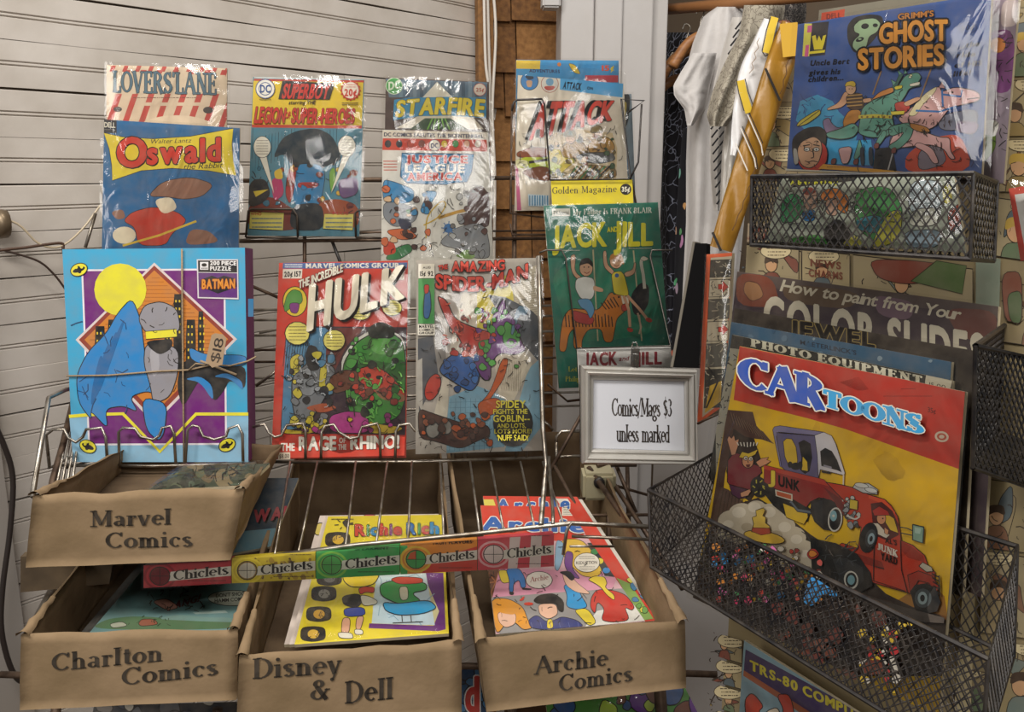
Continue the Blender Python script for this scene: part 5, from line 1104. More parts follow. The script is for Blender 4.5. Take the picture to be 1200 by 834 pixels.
# ---- orange edged book and black board beside it
OB = LBp.moved(838, 480, -.052)
t, A, pl = comic('comic_book', 'narrow black and white comic with red arrows and orange border, by the ties', 'comic', OB, [(828, 298), (858, 296), (850, 474), (817, 497)], '#c8562c', slv=(0, 0, 0, 0), seed=20, th=.004)
A.p('#b0a58c', '833,302 858,300 847,470 823,489')
for i, (y, c) in enumerate(((304, '#3c3a34'), (327, '#b5aa92'), (350, '#55524a'), (376, '#b5aa92'), (402, '#55524a'), (432, '#2e2c26'))):
    y2 = (327, 350, 376, 402, 432, 480)[i]; xs = 833 - (y - 300) * .05; A.p(c, [(xs, y + 1), (xs + 25, y), (xs + 24, y2 - 3), (xs - 1, y2 - 2)], '#1c1a18', .8); A.ink(xs, y, xs + 24, y2, 14, i, '#1c1a18' if i in (1, 3) else '#a89e88', .8, 6)
for y in (336, 386): A.p('#b3382c', [(842, y - 3), (847, y - 3), (847, y - 7), (854, y), (847, y + 7), (847, y + 3), (842, y + 3)], '#1c1a18', .6)
A.p('#c09a2e', '826,484 845,470 846,446 832,452'); A.l('#1c1a18', 2, '828,478 842,446 830,430')
A.build(t, 'cover_print')
KB = LBp.moved(808, 470, -.062)
t = thing('book', 'plain black board book leaning between the price sign and the orange bordered comic', 'book', KB.M)
slab('cover_board', [KB.uv(*c) for c in [(828, 285), (813, 285), (787, 430), (824, 431)]], -.006, 0, mat('black_board', '#0e0d0e', .9, spec=.1), t); slab('page_block', [KB.uv(*c) for c in [(815, 283), (812, 283), (786, 430), (789, 430)]], -.008, .0006, mat('grey_edge', '#6e675c', .8), t)

wp = thing('wire_pocket', 'small rusty wire hook fixed to the board edge, carrying the orange bordered comic', 'wire pocket', OB.at(835, 490)); inv = wp.matrix_world.inverted()
tube('wire', [inv @ OB.at(x, y, o_) for x, y, o_ in [(900, 470, -.006), (852, 478, -.006), (822, 492, -.008), (818, 496, .003), (826, 492, .003), (853, 480, .003), (853, 462, .003)]], .0014, RUST, wp)
# ---- upper basket comics
G4 = 'bagged comics in the small mesh basket'
t, A, pl = comic('comic_book', 'comic with orange red corner badge, poking out above the blue ghost comic', 'comic', UB.moved(1040, 205, -.008), [(960, 12), (1130, -14), (1120, 200), (945, 200)], '#8a8474', slv=(2, 5, 2, 0), seed=21, group=G4)
A.crop(3.97, 900, 0); A.p('#c5482c', '250,60 358,42 354,90 246,100'); A.t('#7d2a20', 'DELL', 272, 90, 340, 82, 24, 'x'); A.build(t, 'cover_print')
t, A, pl = comic('comic_book', 'purple and green picture comic in a loose bag, right of the blue ghost comic', 'comic', UB.moved(1040, 205, -.018), [(1120, -20), (1196, -30), (1176, 215), (1100, 215)], '#9a8a98', slv=(3, 3, 4, 0), seed=22, group=G4)
A.crop(3.97, 900, 0); A.s('#7a3a78', '1010,150 1150,130 1140,420 1060,440 1020,300', k=None); A.e('#c77a3a', 1070, 210, 36, k='#3a2a20', kw=2); A.s('#7fa33a', '920,620 1060,600 1060,700 960,800 920,760', k='#2a3018', kw=2); A.s('#d8d4c8', '990,560 1080,560 1060,640 990,620', k=None); A.s('#c9b8b4', '1090,0 1180,0 1160,120 1080,130', k=None); A.ink(1000, 100, 1150, 700, 40, 3, wd=3, L=40); A.build(t, 'cover_print')
t, A, pl = comic('comic_book', 'blue comic with orange drippy title and galloping carousel horses', 'comic', UB, [(935, 28.5), (1162, -8), (1150, 208), (922, 200)], '#33528f', slv=(5, 3, 12, 0), seed=23, group=G4)
A.crop(3.97, 900, 0)
A.p('#3f92b8', '150,470 230,440 300,470 330,520 420,600 400,700 280,720 130,560'); A.ink(150, 430, 300, 560, 14, 5, '#26427a', 3, 40)
A.p('#d6cf56', '170,110 205,110 195,262 160,262'); A.p('#23222a', '205,108 284,100 266,256 192,264'); A.p('#cc5a8c', '185,120 205,118 203,150 182,152'); A.p('#cc5a8c', '176,210 192,208 188,262 170,264')
A.p('#d8c431', '204,168 222,162 228,190 238,164 250,190 256,166 272,162 262,206 254,230 214,232', '#23222a', 2); A.p('#d8c431', '194,240 266,232 264,244 192,252')
A.s('#1e1d20', '368,120 400,80 470,66 530,72 540,110 500,180 440,240 400,248 370,190', k=None)
A.s('#94ad86', '398,120 430,90 500,82 528,110 510,150 470,170 460,220 420,246 392,220 396,190 430,160 402,150', k='#15171a', kw=4); A.e('#15171a', 452, 122, 18, 13, rot=-10); A.e('#15171a', 500, 118, 12, 9); A.e('#15171a', 428, 184, 20, 10, rot=-20); A.e('#94ad86', 428, 182, 8, 4)
for l_, x0, y0, x1, y1 in (('Uncle Bert', 196, 306, 378, 296), ('gives his', 190, 350, 336, 344), ('children...', 186, 382, 352, 372), ('...the', 880, 226, 985, 214), ('ride', 876, 270, 966, 262), ('of HIS', 866, 316, 996, 304), ('life!', 862, 356, 944, 348)): A.t('#1c2238', l_, x0, y0, x1, y1, 24, 'x', sl=.2)
A.e('#33528f', 928, 130, 44, 24, k='#1c2238', kw=3); A.t('#1c2238', '60¢', 898, 142, 960, 138, 24, 'b')
A.l('#8f6f50', 7, '528,330 488,440'); A.l('#8f6f50', 7, '760,320 700,480')
A.p('#3a9ccc', '290,660 480,650 500,770 280,762'); A.s('#c8492e', '640,720 760,640 900,620 960,800 640,806', k=None); A.s('#7d7480', '700,700 800,660 840,760 700,800', k='#20191c', kw=3); A.s('#75788a', '790,540 980,500 970,600 800,610', k='#20191c', kw=3); A.p('#1b1a20', '500,690 580,684 600,800 490,790'); A.l('#b7b2b0', 6, '585,700 560,790'); A.s('#8d7a94', '880,560 990,570 960,630 870,610', k='#20191c', kw=2)
# rear white/purple horse, boy, teal horse, pink horse
A.s('#86708e', '255,560 285,545 298,575 330,600 400,560 410,640 330,650 280,630 262,600', k='#20191c', kw=3)
A.s('#c8b23a', '130,590 150,560 240,505 250,530 180,580', k='#20191c', kw=3); A.l('#20191c', 3, '140,588 240,515')
A.s('#cf9c78', '360,420 330,480 275,505 280,514 350,500 390,450', k='#20191c', kw=2); A.s('#4a3320', '362,440 430,430 455,470 440,510 375,512', k='#20191c', kw=3); [A.l('#b98e4c', 5, [(368, 446 + i * 16), (440, 440 + i * 16)]) for i in range(4)]
A.e('#d9ab84', 387, 412, 24, 28, k='#20191c', kw=2); A.s('#cfae36', '358,404 366,382 400,376 412,392 404,408 384,398', k='#20191c', kw=2); A.e('#20191c', 380, 414, 2.5); A.e('#20191c', 394, 414, 2.5); A.s('#cf9c78', '440,460 490,455 492,470 448,482', k='#20191c', kw=2); A.s('#b3762c', '380,512 430,510 440,540 380,600 355,600 350,560', k='#20191c', kw=3)
TE, PK = '#5e9582', '#d3a4a0'
A.s(PK, '640,520 700,480 760,420 800,400 810,430 870,404 960,420 990,440 985,470 900,490 850,500 790,580 760,600 700,610 600,560', k='#20191c', kw=4); A.s('#dccfa0', '650,540 690,480 740,430 790,400 780,430 720,490 690,540', k='#20191c', kw=2); A.p(PK, '796,408 812,380 826,412', '#20191c', 3)
A.l('#2f6fb0', 9, '812,420 816,500'); A.l('#2f6fb0', 9, '816,440 900,450 905,420'); A.l('#2f6fb0', 9, '690,515 800,520 880,495'); A.e('#20191c', 860, 430, 6, 4); A.l('#20191c', 4, '930,462 985,455')
A.s(PK, '600,600 700,600 800,640 850,640 850,700 876,740 850,742 820,690 740,670 620,690 560,680', k='#20191c', kw=4); A.s(PK, '700,660 770,690 800,760 770,762 740,710 680,680', k='#20191c', kw=3)
A.s(TE, '440,500 500,460 560,440 610,400 640,350 700,336 718,360 700,385 718,400 660,410 640,450 600,500 580,540 590,590 560,640 470,640 420,620 430,560', k='#18201e', kw=4)
A.s(TE, '560,590 650,570 684,580 670,640 620,690 580,700 560,680 610,650 640,610 570,640', k='#18201e', kw=4); A.s(TE, '430,600 400,640 340,650 280,640 270,620 340,600 400,570', k='#18201e', kw=4); A.s(TE, '540,600 560,620 520,680 500,670', k='#18201e', kw=3); A.s(TE, '430,640 445,700 420,740 400,740 415,690', k='#18201e', kw=3)
A.p(TE, '612,352 606,328 628,344', '#18201e', 3); A.p(TE, '634,346 640,322 652,342', '#18201e', 3); A.p('#2f5f52', '600,380 612,350 634,346 612,384 590,430 540,452 500,474 560,430', '#18201e', 2); A.e('#dcd8a0', 668, 352, 7, 5, k='#18201e', kw=2); A.ink(440, 440, 660, 640, 40, 77, '#18201e', 2.6, 34); A.ink(600, 440, 960, 700, 40, 78, '#3a2020', 2.4, 30); A.p(TE, '575,370 600,384 586,400', '#18201e', 3); A.e('#dad6c0', 664, 360, 7, 5, k='#18201e', kw=2); A.s('#e0d9c4', '660,392 712,380 708,398 664,404', k='#18201e', kw=2); A.l('#c8b43a', 16, '425,545 500,540 580,545'); [A.e('#7a5a20', 440 + i * 26, 545, 5) for i in range(6)]; A.s('#c8803a', '480,470 520,430 585,404 590,430 540,446', k='#20191c', kw=3); A.s('#d6c23a', '590,404 630,396 628,412 596,420', k='#20191c', kw=2)
A.s('#b33a30', '590,480 640,470 670,500 640,530 600,520', k='#20191c', kw=3); A.s('#cf9c78', '630,480 700,450 720,460 650,500', k='#20191c', kw=2); A.p('#d6c23a', '575,520 640,516 636,534 578,536', '#20191c', 2); A.s('#b3762c', '660,570 740,590 760,610 740,625 670,600', k='#20191c', kw=3)
for x, y in ((350, 700), (300, 740), (580, 690), (404, 742), (500, 668)): A.s('#7a3a34', [(x, y), (x + 22, y - 4), (x + 18, y + 24), (x - 4, y + 24)], k='#20191c', kw=2)
for x in (430, 470): A.s('#1d2a3c', [(x, 690), (x + 20, 680), (x + 24, 770), (x + 6, 772)], k=None)
A.s(PK, '330,690 400,680 380,760 350,764 340,730', k='#20191c', kw=3)
# man's face in the red disc
A.e('#b8382c', 210, 720, 72, 84, k='#20191c', kw=3); A.s('#c59a78', '148,660 200,630 250,650 258,700 240,760 200,786 160,770 140,720', k='#20191c', kw=4); A.s('#28221f', '118,640 180,596 250,588 278,620 272,680 252,660 220,634 160,660 140,700 130,760 118,720', k='#20191c', kw=2); A.s('#9a9890', '120,690 140,690 150,760 126,770', k='#20191c', kw=2)
for x in (186, 230): A.e('#d8d6cc', x, 696, 14, 9, k='#20191c', kw=3); A.e('#2c4a5c', x, 697, 4)
A.l('#20191c', 4, '210,690 218,730 204,736', True); A.l('#20191c', 4, '190,756 212,750 236,754', True); A.ink(150, 650, 250, 770, 14, 9, wd=2.5, L=24); A.l('#28221f', 5, '168,680 200,674'); A.l('#28221f', 5, '216,674 246,680')
A.p('#d19a36', '262,764 640,800 640,812 240,786'); A.lines('#6a3a20', 280, 772, 440, 784, 1, 3); A.p('#d6d2c0', '88,786 640,812 980,815 980,826 640,822 84,796'); A.ink(400, 520, 950, 780, 46, 11, wd=3, L=34)
T = lift(A); T.t('#c27a2c', "GRIMM'S", 610, 94, 776, 78, 26, 'b', out='#1c1a20', ow=3); T.t('#d08c2e', 'GHOST', 522, 206, 842, 190, 88, 'x', h2=92, gap=.03, out='#1c1a20', ow=9, arc=6); T.t('#d08c2e', 'STORIES', 424, 326, 826, 302, 92, 'x', gap=.03, out='#1c1a20', ow=9)
A.build(t, 'cover_print'); T.build(t, 'title_lettering')
t, A, pl = comic('comic_book', 'comic with green, yellow and orange picture, seen through the small basket', 'comic', ubf.moved(1040, 205, -.012), [(916, 206), (1118, 205), (1132, 296), (898, 282)], '#aab0a0', slv=(1, 0, 1, 0), seed=24, group=G4)
A.crop(3.53, 860, 180)
A.p('#22221f', '220,90 520,90 500,112 240,140'); A.t('#c9c42e', 'Absenting', 232, 128, 430, 126, 16, 'x', gap=.3); A.t('#c9c42e', 'TV', 234, 104, 270, 104, 14, 'x')
A.s('#3f8a5a', '200,180 260,160 300,220 260,280 190,290', k='#20201c', kw=3); A.s('#c8a08a', '280,160 340,140 350,220 300,240', k='#20201c', kw=3); A.s('#8c3f34', '280,150 320,135 345,160 300,175', k=None); A.s('#cf7a34', '350,200 370,150 430,140 480,180 470,250 440,240 400,190', k='#20201c', kw=3); A.s('#c8a08a', '380,190 430,180 430,260 380,250', k='#20201c', kw=3); A.s('#2c6fa8', '280,240 340,230 335,280 290,280', k='#20201c', kw=2)
A.s('#1f1f22', '370,310 430,260 500,330 480,390 380,380', k=None); A.s('#4a8f50', '500,150 640,130 700,220 690,300 600,380 500,300', k='#20201c', kw=3); A.s('#3a8496', '500,270 600,250 640,300 600,330 520,320', k='#20201c', kw=3); A.s('#d0c850', '640,240 700,230 690,340 640,380 560,390', k='#20201c', kw=3); A.s('#cfc85a', '440,380 500,330 540,380', k=None); A.s('#4a9a48', '230,350 360,330 400,385 250,380', k=None)
A.s('#b9c6cc', '730,110 860,110 880,200 820,260 720,240', k='#20201c', kw=3); A.s('#d6d4c4', '740,230 860,220 840,300 720,300', k='#20201c', kw=3); A.s('#9fb4c2', '700,320 860,310 850,390 720,390', k='#20201c', kw=3); A.s('#d0c44a', '860,130 900,120 905,200 870,210', k=None); A.s('#a84a34', '880,240 960,190 970,260 900,340', k='#20201c', kw=3); A.ink(200, 130, 960, 390, 110, 12, wd=3, L=34)
A.build(t, 'cover_print')

# ---- red bordered card at the right edge
RC = Pl(1192, 290, .53, yaw=-30, lean=4)
t = thing('card', 'white card with a red border at the right edge, beside the small basket', 'card', RC.M)
cq = [(1182, 221), (1250, 210), (1262, 290), (1196, 306)]
slab('card_stock', [RC.uv(*c) for c in cq][::-1], -.001, 0, mat('white_card', '#b9b8b4', .7), t); A = Art(RC); A.q = cq; A.p('#b83c2c', cq); A.p('#c0bfba', '1189,228 1260,218 1262,282 1201,292'); A.build(t, 'red_border'); sleeve(RC, [(1176, 212), (1255, 200), (1268, 306), (1194, 318)], t, 25)

# ---- lower books and magazines
G5 = 'bagged magazines in the large mesh basket'
t, A, pl = comic('magazine', 'brown purple painting guide with script and block title, rearmost in the large basket', 'magazine', LBp.moved(860, 450, -.030), [(864, 318), (1170, 359), (1150, 700), (836, 560)], '#41333a', slv=(3, 3, 4, 0), seed=30, group=G5)
A.crop(3.158, 820, 300)
A.p('#564845', '140,55 1105,185 1105,230 135,100'); A.s('#7f4330', '135,60 270,75 300,190 136,185', k=None); A.s('#a3744a', '170,90 220,100 240,150 190,170 160,130', k='#5a2f24', kw=3); A.s('#6c4038', '900,190 1105,200 1090,330 960,300', k=None); A.s('#5f4a38', '300,100 600,130 560,200 320,170', k=None); A.s('#6f5664', '640,140 800,170 780,240 660,220', k=None)
A.r('#a39a80', 826, 328, 912, 362, sl=8); A.t('#1d1a1a', 'Sheld', 966, 446, 1024, 456, 16, 'b'); A.t('#7a7058', '$1.50', 840, 356, 896, 362, 14, 'r')
T = lift(A); T.t('#cdc3ac', 'How to paint from Your', 296, 128, 962, 236, 40, 'b', sl=.35, gap=-.02); T.t('#cfc6b0', 'COLOR SLIDES', 236, 290, 1054, 436, 140, 'x', gap=.12)
A.build(t, 'cover_print'); T.build(t, 'title_lettering')
t, A, pl = comic('magazine', 'near-black magazine with thin gold outlined title, second from the rear in the large basket', 'magazine', LBp.moved(860, 450, -.018), [(861, 361), (1143, 411), (1128, 700), (838, 560)], '#2a2119', slv=(2, 4, 3, 0), seed=31, group=G5)
A.crop(3.158, 820, 300); A.t('#7d6a3c', 'JEWEL', 330, 300, 650, 340, 62, 'x', out='#8a763f', ow=3); A.t('#2a2119', 'JEWEL', 330, 300, 650, 340, 62, 'x'); A.build(t, 'cover_print')
t, A, pl = comic('magazine', 'magazine with a worn blue top edge, third from the rear in the large basket', 'magazine', LBp.moved(860, 450, -.011), [(857, 377), (1115, 424), (1100, 700), (834, 560)], '#37566e', slv=(2, 4, 10, 0), seed=32, group=G5)
A.crop(3.158, 820, 300); A.t('#232a38', "MAETERLINCK'S", 372, 326, 580, 366, 16, 'b'); A.dabs(['#4c6a80', '#7a8c96', '#32506a'], 140, 260, 920, 420, 30, 4, (4, 14), None); A.build(t, 'cover_print')
t, A, pl = comic('magazine', 'black magazine headed in cream slab serif capitals, directly behind the car comic', 'magazine', LBp.moved(860, 450, -.006), [(858, 392), (1116, 446), (1098, 700), (830, 560)], '#26241f', slv=(6, 3, 14, 0), seed=33, group=G5)
A.crop(3.158, 820, 300); A.p('#9c9684', '110,340 150,345 110,700 60,900 60,500'); A.p('#b8b09a', '838,440 935,462 925,500 832,482'); A.t('#2a2622', '15.00', 850, 482, 910, 494, 16, 'r'); A.ink(60, 350, 130, 800, 60, 6, wd=3, L=20); A.t('#d0cab4', 'PHOTO EQUIPMENT', 190, 334, 832, 476, 30, 'Z', gap=.9); A.build(t, 'cover_print')
t, A, pl = comic('comic_book', 'large comic with red banner and yellow picture of two junkyard trucks, in large basket', 'comic', LBp, [(867, 405.5), (1131, 459), (1100, 840), (812, 700)], '#dcb220', slv=(6, 5, 8, 0), seed=34, group=G5)
A.crop(3.158, 820, 300); A.p('#bb3a2c', '148,334 984,502 960,788 540,640 400,600 126,532')
A.lines('#5a1f1c', 745, 482, 800, 500, 1, 2); A.lines('#5a1f1c', 680, 496, 860, 540, 1, 2); A.t('#3a1a1c', '35¢', 844, 576, 874, 584, 18, 'r'); A.e('#cfc6ae', 896, 668, 26, 20, rot=10); A.e('#b5543c', 896, 668, 18, 13, rot=10); A.e('#cfc6ae', 896, 668, 10, 7)
A.crop(3.206, 820, 480)
DK = '#1d1012'
# dusky ground rising to the rear, sky left yellow
A.p('#a8742e', '860,640 920,700 940,834 560,834'); A.p('#8a5a2c', '880,760 940,780 940,900 800,900')
A.p('#3a2f29', '-60,860 -20,640 40,440 120,360 220,330 330,400 420,470 560,560 700,690 800,740 900,770 940,800 960,1000 0,1000'); A.p('#4c3a31', '380,700 560,680 720,720 800,800 700,900 420,860')
# splintered shed corner
A.p('#4a3026', '104,0 200,8 214,60 240,90 280,128 236,112 204,108 150,110 120,140 96,240 80,400 40,420'); A.p('#2e211b', '128,70 170,100 205,108 236,200 220,300 190,345 120,300 100,230')
for k in range(26): A.l('#6a4e3c' if k % 2 else '#33231b', 3, [(112 + k * 5, 6 + k * 3), (124 + k * 6, 50 + k * 3)])
A.p('#574036', '84,290 110,300 170,350 200,400 150,470 40,470 60,360'); [A.l('#3a2a22', 3, [(90 + k * 12, 300 + k * 6), (60 + k * 14, 460)]) for k in range(8)]
# dust cloud
for x, y, r_ in ((120, 420, 50), (160, 395, 52), (215, 375, 40), (265, 400, 56), (310, 440, 52), (352, 480, 50), (390, 530, 48), (410, 570, 34), (230, 440, 70), (300, 510, 64), (150, 460, 50), (340, 560, 44), (100, 460, 34)): A.e('#c9bda6', x, y, r_, r_ * .86)
for x, y, r_ in ((150, 385, 26), (208, 366, 24), (262, 384, 26), (322, 440, 24), (366, 486, 22), (398, 540, 18), (110, 430, 20)): A.e('#ddd3bf', x, y, r_, r_ * .8)
for x, y, r_ in ((180, 440, 22), (290, 470, 24), (340, 540, 20), (130, 470, 18)): A.e('#b3a58c', x, y, r_, r_ * .7)
# startled driver thrown back
A.p('#7a2630', '108,190 132,160 160,168 196,200 232,214 236,236 206,262 196,300 180,318 132,306 106,270', DK, 3); A.p('#4f2440', '112,280 186,300 176,330 150,334 124,318', DK, 3)
A.p('#c9906c', '106,112 112,98 122,108 132,96 136,116 150,110 146,140 136,168 122,170', DK, 2); A.p('#c9906c', '214,196 236,182 262,178 254,188 270,192 256,204 228,216', DK, 2)
A.e('#c88c64', 184, 192, 22, 27, k=DK, kw=3); A.p('#d2b232', '150,178 162,158 186,164 222,148 212,168 190,180 166,182', DK, 2); A.e('#cfc6b4', 176, 182, 8, k=DK, kw=2); A.e('#cfc6b4', 195, 184, 8, k=DK, kw=2); A.e(DK, 177, 183, 3); A.e(DK, 196, 185, 3); A.p('#5a1c1c', '176,206 194,204 190,216 180,216'); A.l(DK, 3, '184,190 186,200')
for k in range(7): A.l('#d8d0c0', 4, [(150 + k * 11, 140 - abs(k - 3) * 2), (143 + k * 13, 122)])
A.p('#c9906c', '156,312 190,298 196,306 186,322 160,328', DK, 2)
# upper truck
A.e('#16181a', 226, 290, 32, 40, rot=-15); [A.l('#b8ae3c', 4, [(226 + 14 * math.cos(k), 290 + 18 * math.sin(k)), (226 + 24 * math.cos(k + .3), 290 + 30 * math.sin(k + .3))]) for k in range(7)]
A.p('#16181a', '246,262 300,296 360,330 420,372 410,420 330,400 280,360 250,320')
A.p('#7d789a', '278,76 284,64 306,60 470,84 436,96 300,84 292,100 300,150 312,214 306,214', DK, 2); A.p('#5f597c', '292,86 436,98 448,150 450,262 330,232 312,214 300,150', DK, 2); A.p('#c9c5c8', '436,96 470,84 500,98 516,130 550,238 546,246 520,240 456,224 450,256 446,170', DK, 2)
A.p('#d3b02e', '318,120 330,108 350,110 366,140 372,190 368,216 340,212 324,176', DK, 2); A.p('#17181c', '376,124 396,114 420,128 426,180 416,230 400,240 382,226 388,180', DK, 2); A.p('#d3b02e', '392,176 408,196 410,230 388,226')
A.p('#17181c', '458,156 476,144 500,156 520,190 536,234 520,226 462,210', DK, 2); A.p('#8c8a96', '470,206 500,214 500,222 470,214'); A.l('#17181c', 7, '462,232 496,238'); A.e('#17181c', 366, 212, 20, 14); A.e('#17181c', 344, 206, 9, 12); A.e('#17181c', 382, 208, 9, 14)
A.p('#8f2722', '246,208 470,262 548,338 556,356 548,400 500,340 452,330 420,346 404,366 246,272', DK, 3); A.p('#b23a2a', '246,208 470,262 500,290 470,282 246,222'); A.p('#6c1c1c', '470,290 530,330 552,372 548,398 512,346')
T0 = ('#d8bf36', 'J'); A.t('#d8bf36', 'J', 262, 272, 288, 276, 44, 'x', out='#3a1410', ow=2); A.t('#1b1416', 'UNK', 300, 284, 382, 308, 38, 'x')
A.p('#cfc8b4', '288,298 354,316 354,344 290,324', DK, 2); A.p('#b8542c', '294,305 349,320 349,337 295,321'); A.p('#d3b02e', '318,350 410,388 412,404 396,430 330,404', DK, 2); A.l('#5a6670', 9, '346,344 372,376 420,384 470,390 512,400'); A.l('#20242a', 3, '346,350 372,382 420,390 470,396')
A.p('#17181a', '424,344 470,330 512,346 536,390 530,430 508,456 470,450 436,420 420,380'); A.p('#26282a', '430,352 466,338 470,440 440,416'); A.e('#c9c5b8', 514, 412, 27, 46, rot=6); A.e('#17181a', 514, 412, 22, 40, rot=6); A.e('#7da6ae', 508, 398, 13, 20); A.e('#c8c4b8', 508, 398, 5)
A.l('#c9c3b4', 5, '546,240 543,344')
# lower truck: hood scoop, cab, doors, wings
A.p('#b8381f', '480,272 540,282 600,296 640,318 700,336 726,360 750,402 762,490 806,508 850,546 862,580 890,610 882,690 800,690 700,662 660,650 560,600 508,520 540,500 600,520 612,440 560,420 556,350', DK, 3)
A.p('#8f2a1c', '508,520 600,540 690,570 700,600 560,560'); A.p('#d0502c', '640,320 700,338 740,384 736,396 690,352 640,332'); A.p('#962c1a', '762,492 800,512 846,548 850,572 790,556 764,530')
A.p('#4f1a16', '648,352 690,346 730,380 752,430 754,470 712,492 660,470'); A.p('#d3b02e', '700,384 736,408 752,462 722,452 704,424', DK, 2)
A.e('#c88c64', 688, 408, 17, 22, k=DK, kw=2); A.p('#a82e26', '654,378 680,362 712,380 720,396 690,396 662,398', DK, 2); A.p('#c9c0ac', '648,424 676,426 700,452 720,470 706,482 664,462', DK, 2); A.e(DK, 694, 408, 3); A.p('#c88c64', '700,440 716,452 712,470 700,462', DK, 2)
A.p('#b9bfc0', '580,292 592,276 640,276 676,300 672,318 620,312', DK, 3); A.e('#cdd2d0', 614, 284, 26, 9, rot=10, k=DK, kw=2); A.e('#cdd2d0', 650, 302, 24, 9, rot=14, k=DK, kw=2)
A.dabs(['#b9b9b0', '#3c3a38', '#8c9094', '#6e7478'], 550, 330, 606, 440, 22, 7, (7, 14), kw=2); A.p('#c9b03a', '572,335 602,342 600,376 570,370', DK, 3); A.l('#c8c4b8', 6, '560,396 590,410 610,400', True)
A.e('#17181a', 642, 480, 33, 58, rot=12); A.e('#3c4042', 650, 482, 20, 34, rot=12); A.e('#8fa3a8', 652, 484, 13, 22, rot=12); A.e('#2c2c2c', 652, 484, 6, 11, rot=12)
A.l('#26343a', 4, '760,440 786,444 812,456'); A.l('#26343a', 4, '764,462 812,472'); A.p('#7fa08e', '808,430 850,440 846,500 808,488', '#26343a', 5); A.p('#a3bcae', '816,440 840,446 836,466 816,462')
A.t(DK, "AL'S", 704, 498, 748, 508, 18, 'b'); A.t('#d6cfbe', 'JUNK', 676, 524, 752, 554, 26, 'Z'); A.t(DK, 'YARD', 688, 560, 750, 582, 26, 'x')
A.l(DK, 3, '664,500 660,640 780,680'); A.l(DK, 3, '762,490 766,600 790,690'); A.l(DK, 4, '668,588 700,596')
A.p('#b9b4a0', '832,586 846,572 880,590 884,606 860,608', DK, 3); A.p('#9c2c1a', '790,620 830,604 880,622 906,660 896,690 870,650 830,640 800,690', DK, 3); [A.l('#17120e', 5, [(880 + k * 2, 614 + k * 15), (908, 628 + k * 15)]) for k in range(5)]; A.l('#17120e', 5, '908,620 912,700')
A.p('#121416', '424,480 520,500 600,540 650,610 660,660 600,690 520,660 430,600'); A.p('#2a2c2e', '508,560 560,556 620,590 626,640 590,676 540,650'); A.e('#c9c5b8', 578, 638, 27, 34, rot=-10); A.e('#17181a', 578, 638, 21, 28); A.e('#7da6ae', 578, 638, 14, 18)
A.p('#121416', '800,680 818,656 860,650 896,668 914,720 900,756 860,764 816,744'); A.e('#3c4446', 848, 706, 32, 36); A.e('#8a9a9a', 846, 706, 18, 24); A.e('#17181a', 846, 706, 9, 13)
A.p('#4a423c', '620,690 780,740 930,780 930,800 760,790 600,740'); A.ink(420, 480, 620, 700, 26, 3, '#3c4044', 3, 40)
# straw hat lying in the dust, and bright odds and ends below
A.e('#d8b23c', 252, 478, 78, 22, rot=10, k='#241a10', kw=3); A.p('#d8b84a', '204,458 212,428 206,404 222,398 220,378 248,368 256,378 246,398 258,404 256,424 272,436 274,462', '#241a10', 3); A.p('#b04a34', '204,456 208,442 272,444 276,464 240,470', '#241a10', 2)
BR = ['#3a8fcc', '#cc3a66', '#e0bc3a', '#ddd4c4', '#3a8a50', '#c03c34', '#cc66a0', '#9a3a34', '#d88a3a']
A.dabs(BR, 60, 510, 470, 720, 110, 8, (8, 20), kw=2); A.s('#2f8fd0', '430,620 470,640 540,690 545,705 480,690 440,740 400,720', k='#14181c', kw=3); A.dabs(['#e0bc3a', '#ddd4c4', '#cc383c'], 620, 800, 760, 1060, 34, 9, (10, 24), kw=2); A.dabs(['#6c352f', '#5a2d26', '#7a4030'], 300, 740, 700, 1000, 26, 10, (14, 40), None); A.dabs(['#e0bc3a'], 740, 770, 820, 830, 7, 11, (8, 14))
A.ink(60, 500, 700, 960, 40, 12, wd=3, L=26)
T = lift(A); T.crop(3.158, 820, 300)
T.t('#2c4c9c', 'CAR', 168, 482, 476, 572, 116, 'Z', gap=-.3, out='#d8d2c2', ow=5)
T.t('#3593c4', 'TOONS', 478, 556, 846, 664, 62, 'Z', h2=72, gap=.0, out='#d8d2c2', ow=4)
A.build(t, 'cover_print'); T.build(t, 'title_lettering')
# comic low under the basket
LL = LBp.moved(930, 800, -.03)
t, A, pl = comic('comic_book', 'purple-headed computer comic with yellow letters, under the large mesh basket', 'comic', LL, [(872, 750), (1060, 870), (1040, 1000), (862, 900)], '#7f9aa4', slv=(3, 3, 4, 0), seed=36)
A.crop(2.857, 780, 680); A.p('#3a2a52', '268,230 800,520 800,640 262,300'); A.p('#9a5434', '262,300 800,640 800,670 260,318'); A.s('#b8402e', '262,400 290,372 330,420 310,440 340,460 330,500 280,520', k='#241414', kw=3); A.s('#b8402e', '370,380 420,380 440,500 360,520 400,440', k='#241414', kw=3); A.s('#d9c8b0', '330,440 380,420 390,500 330,520', k='#241414', kw=3)
T = lift(A); T.t('#c2b32e', 'TRS-80 COMPUTER', 282, 296, 720, 500, 30, 'x', gap=.12); A.build(t, 'cover_print'); T.build(t, 'title_lettering')
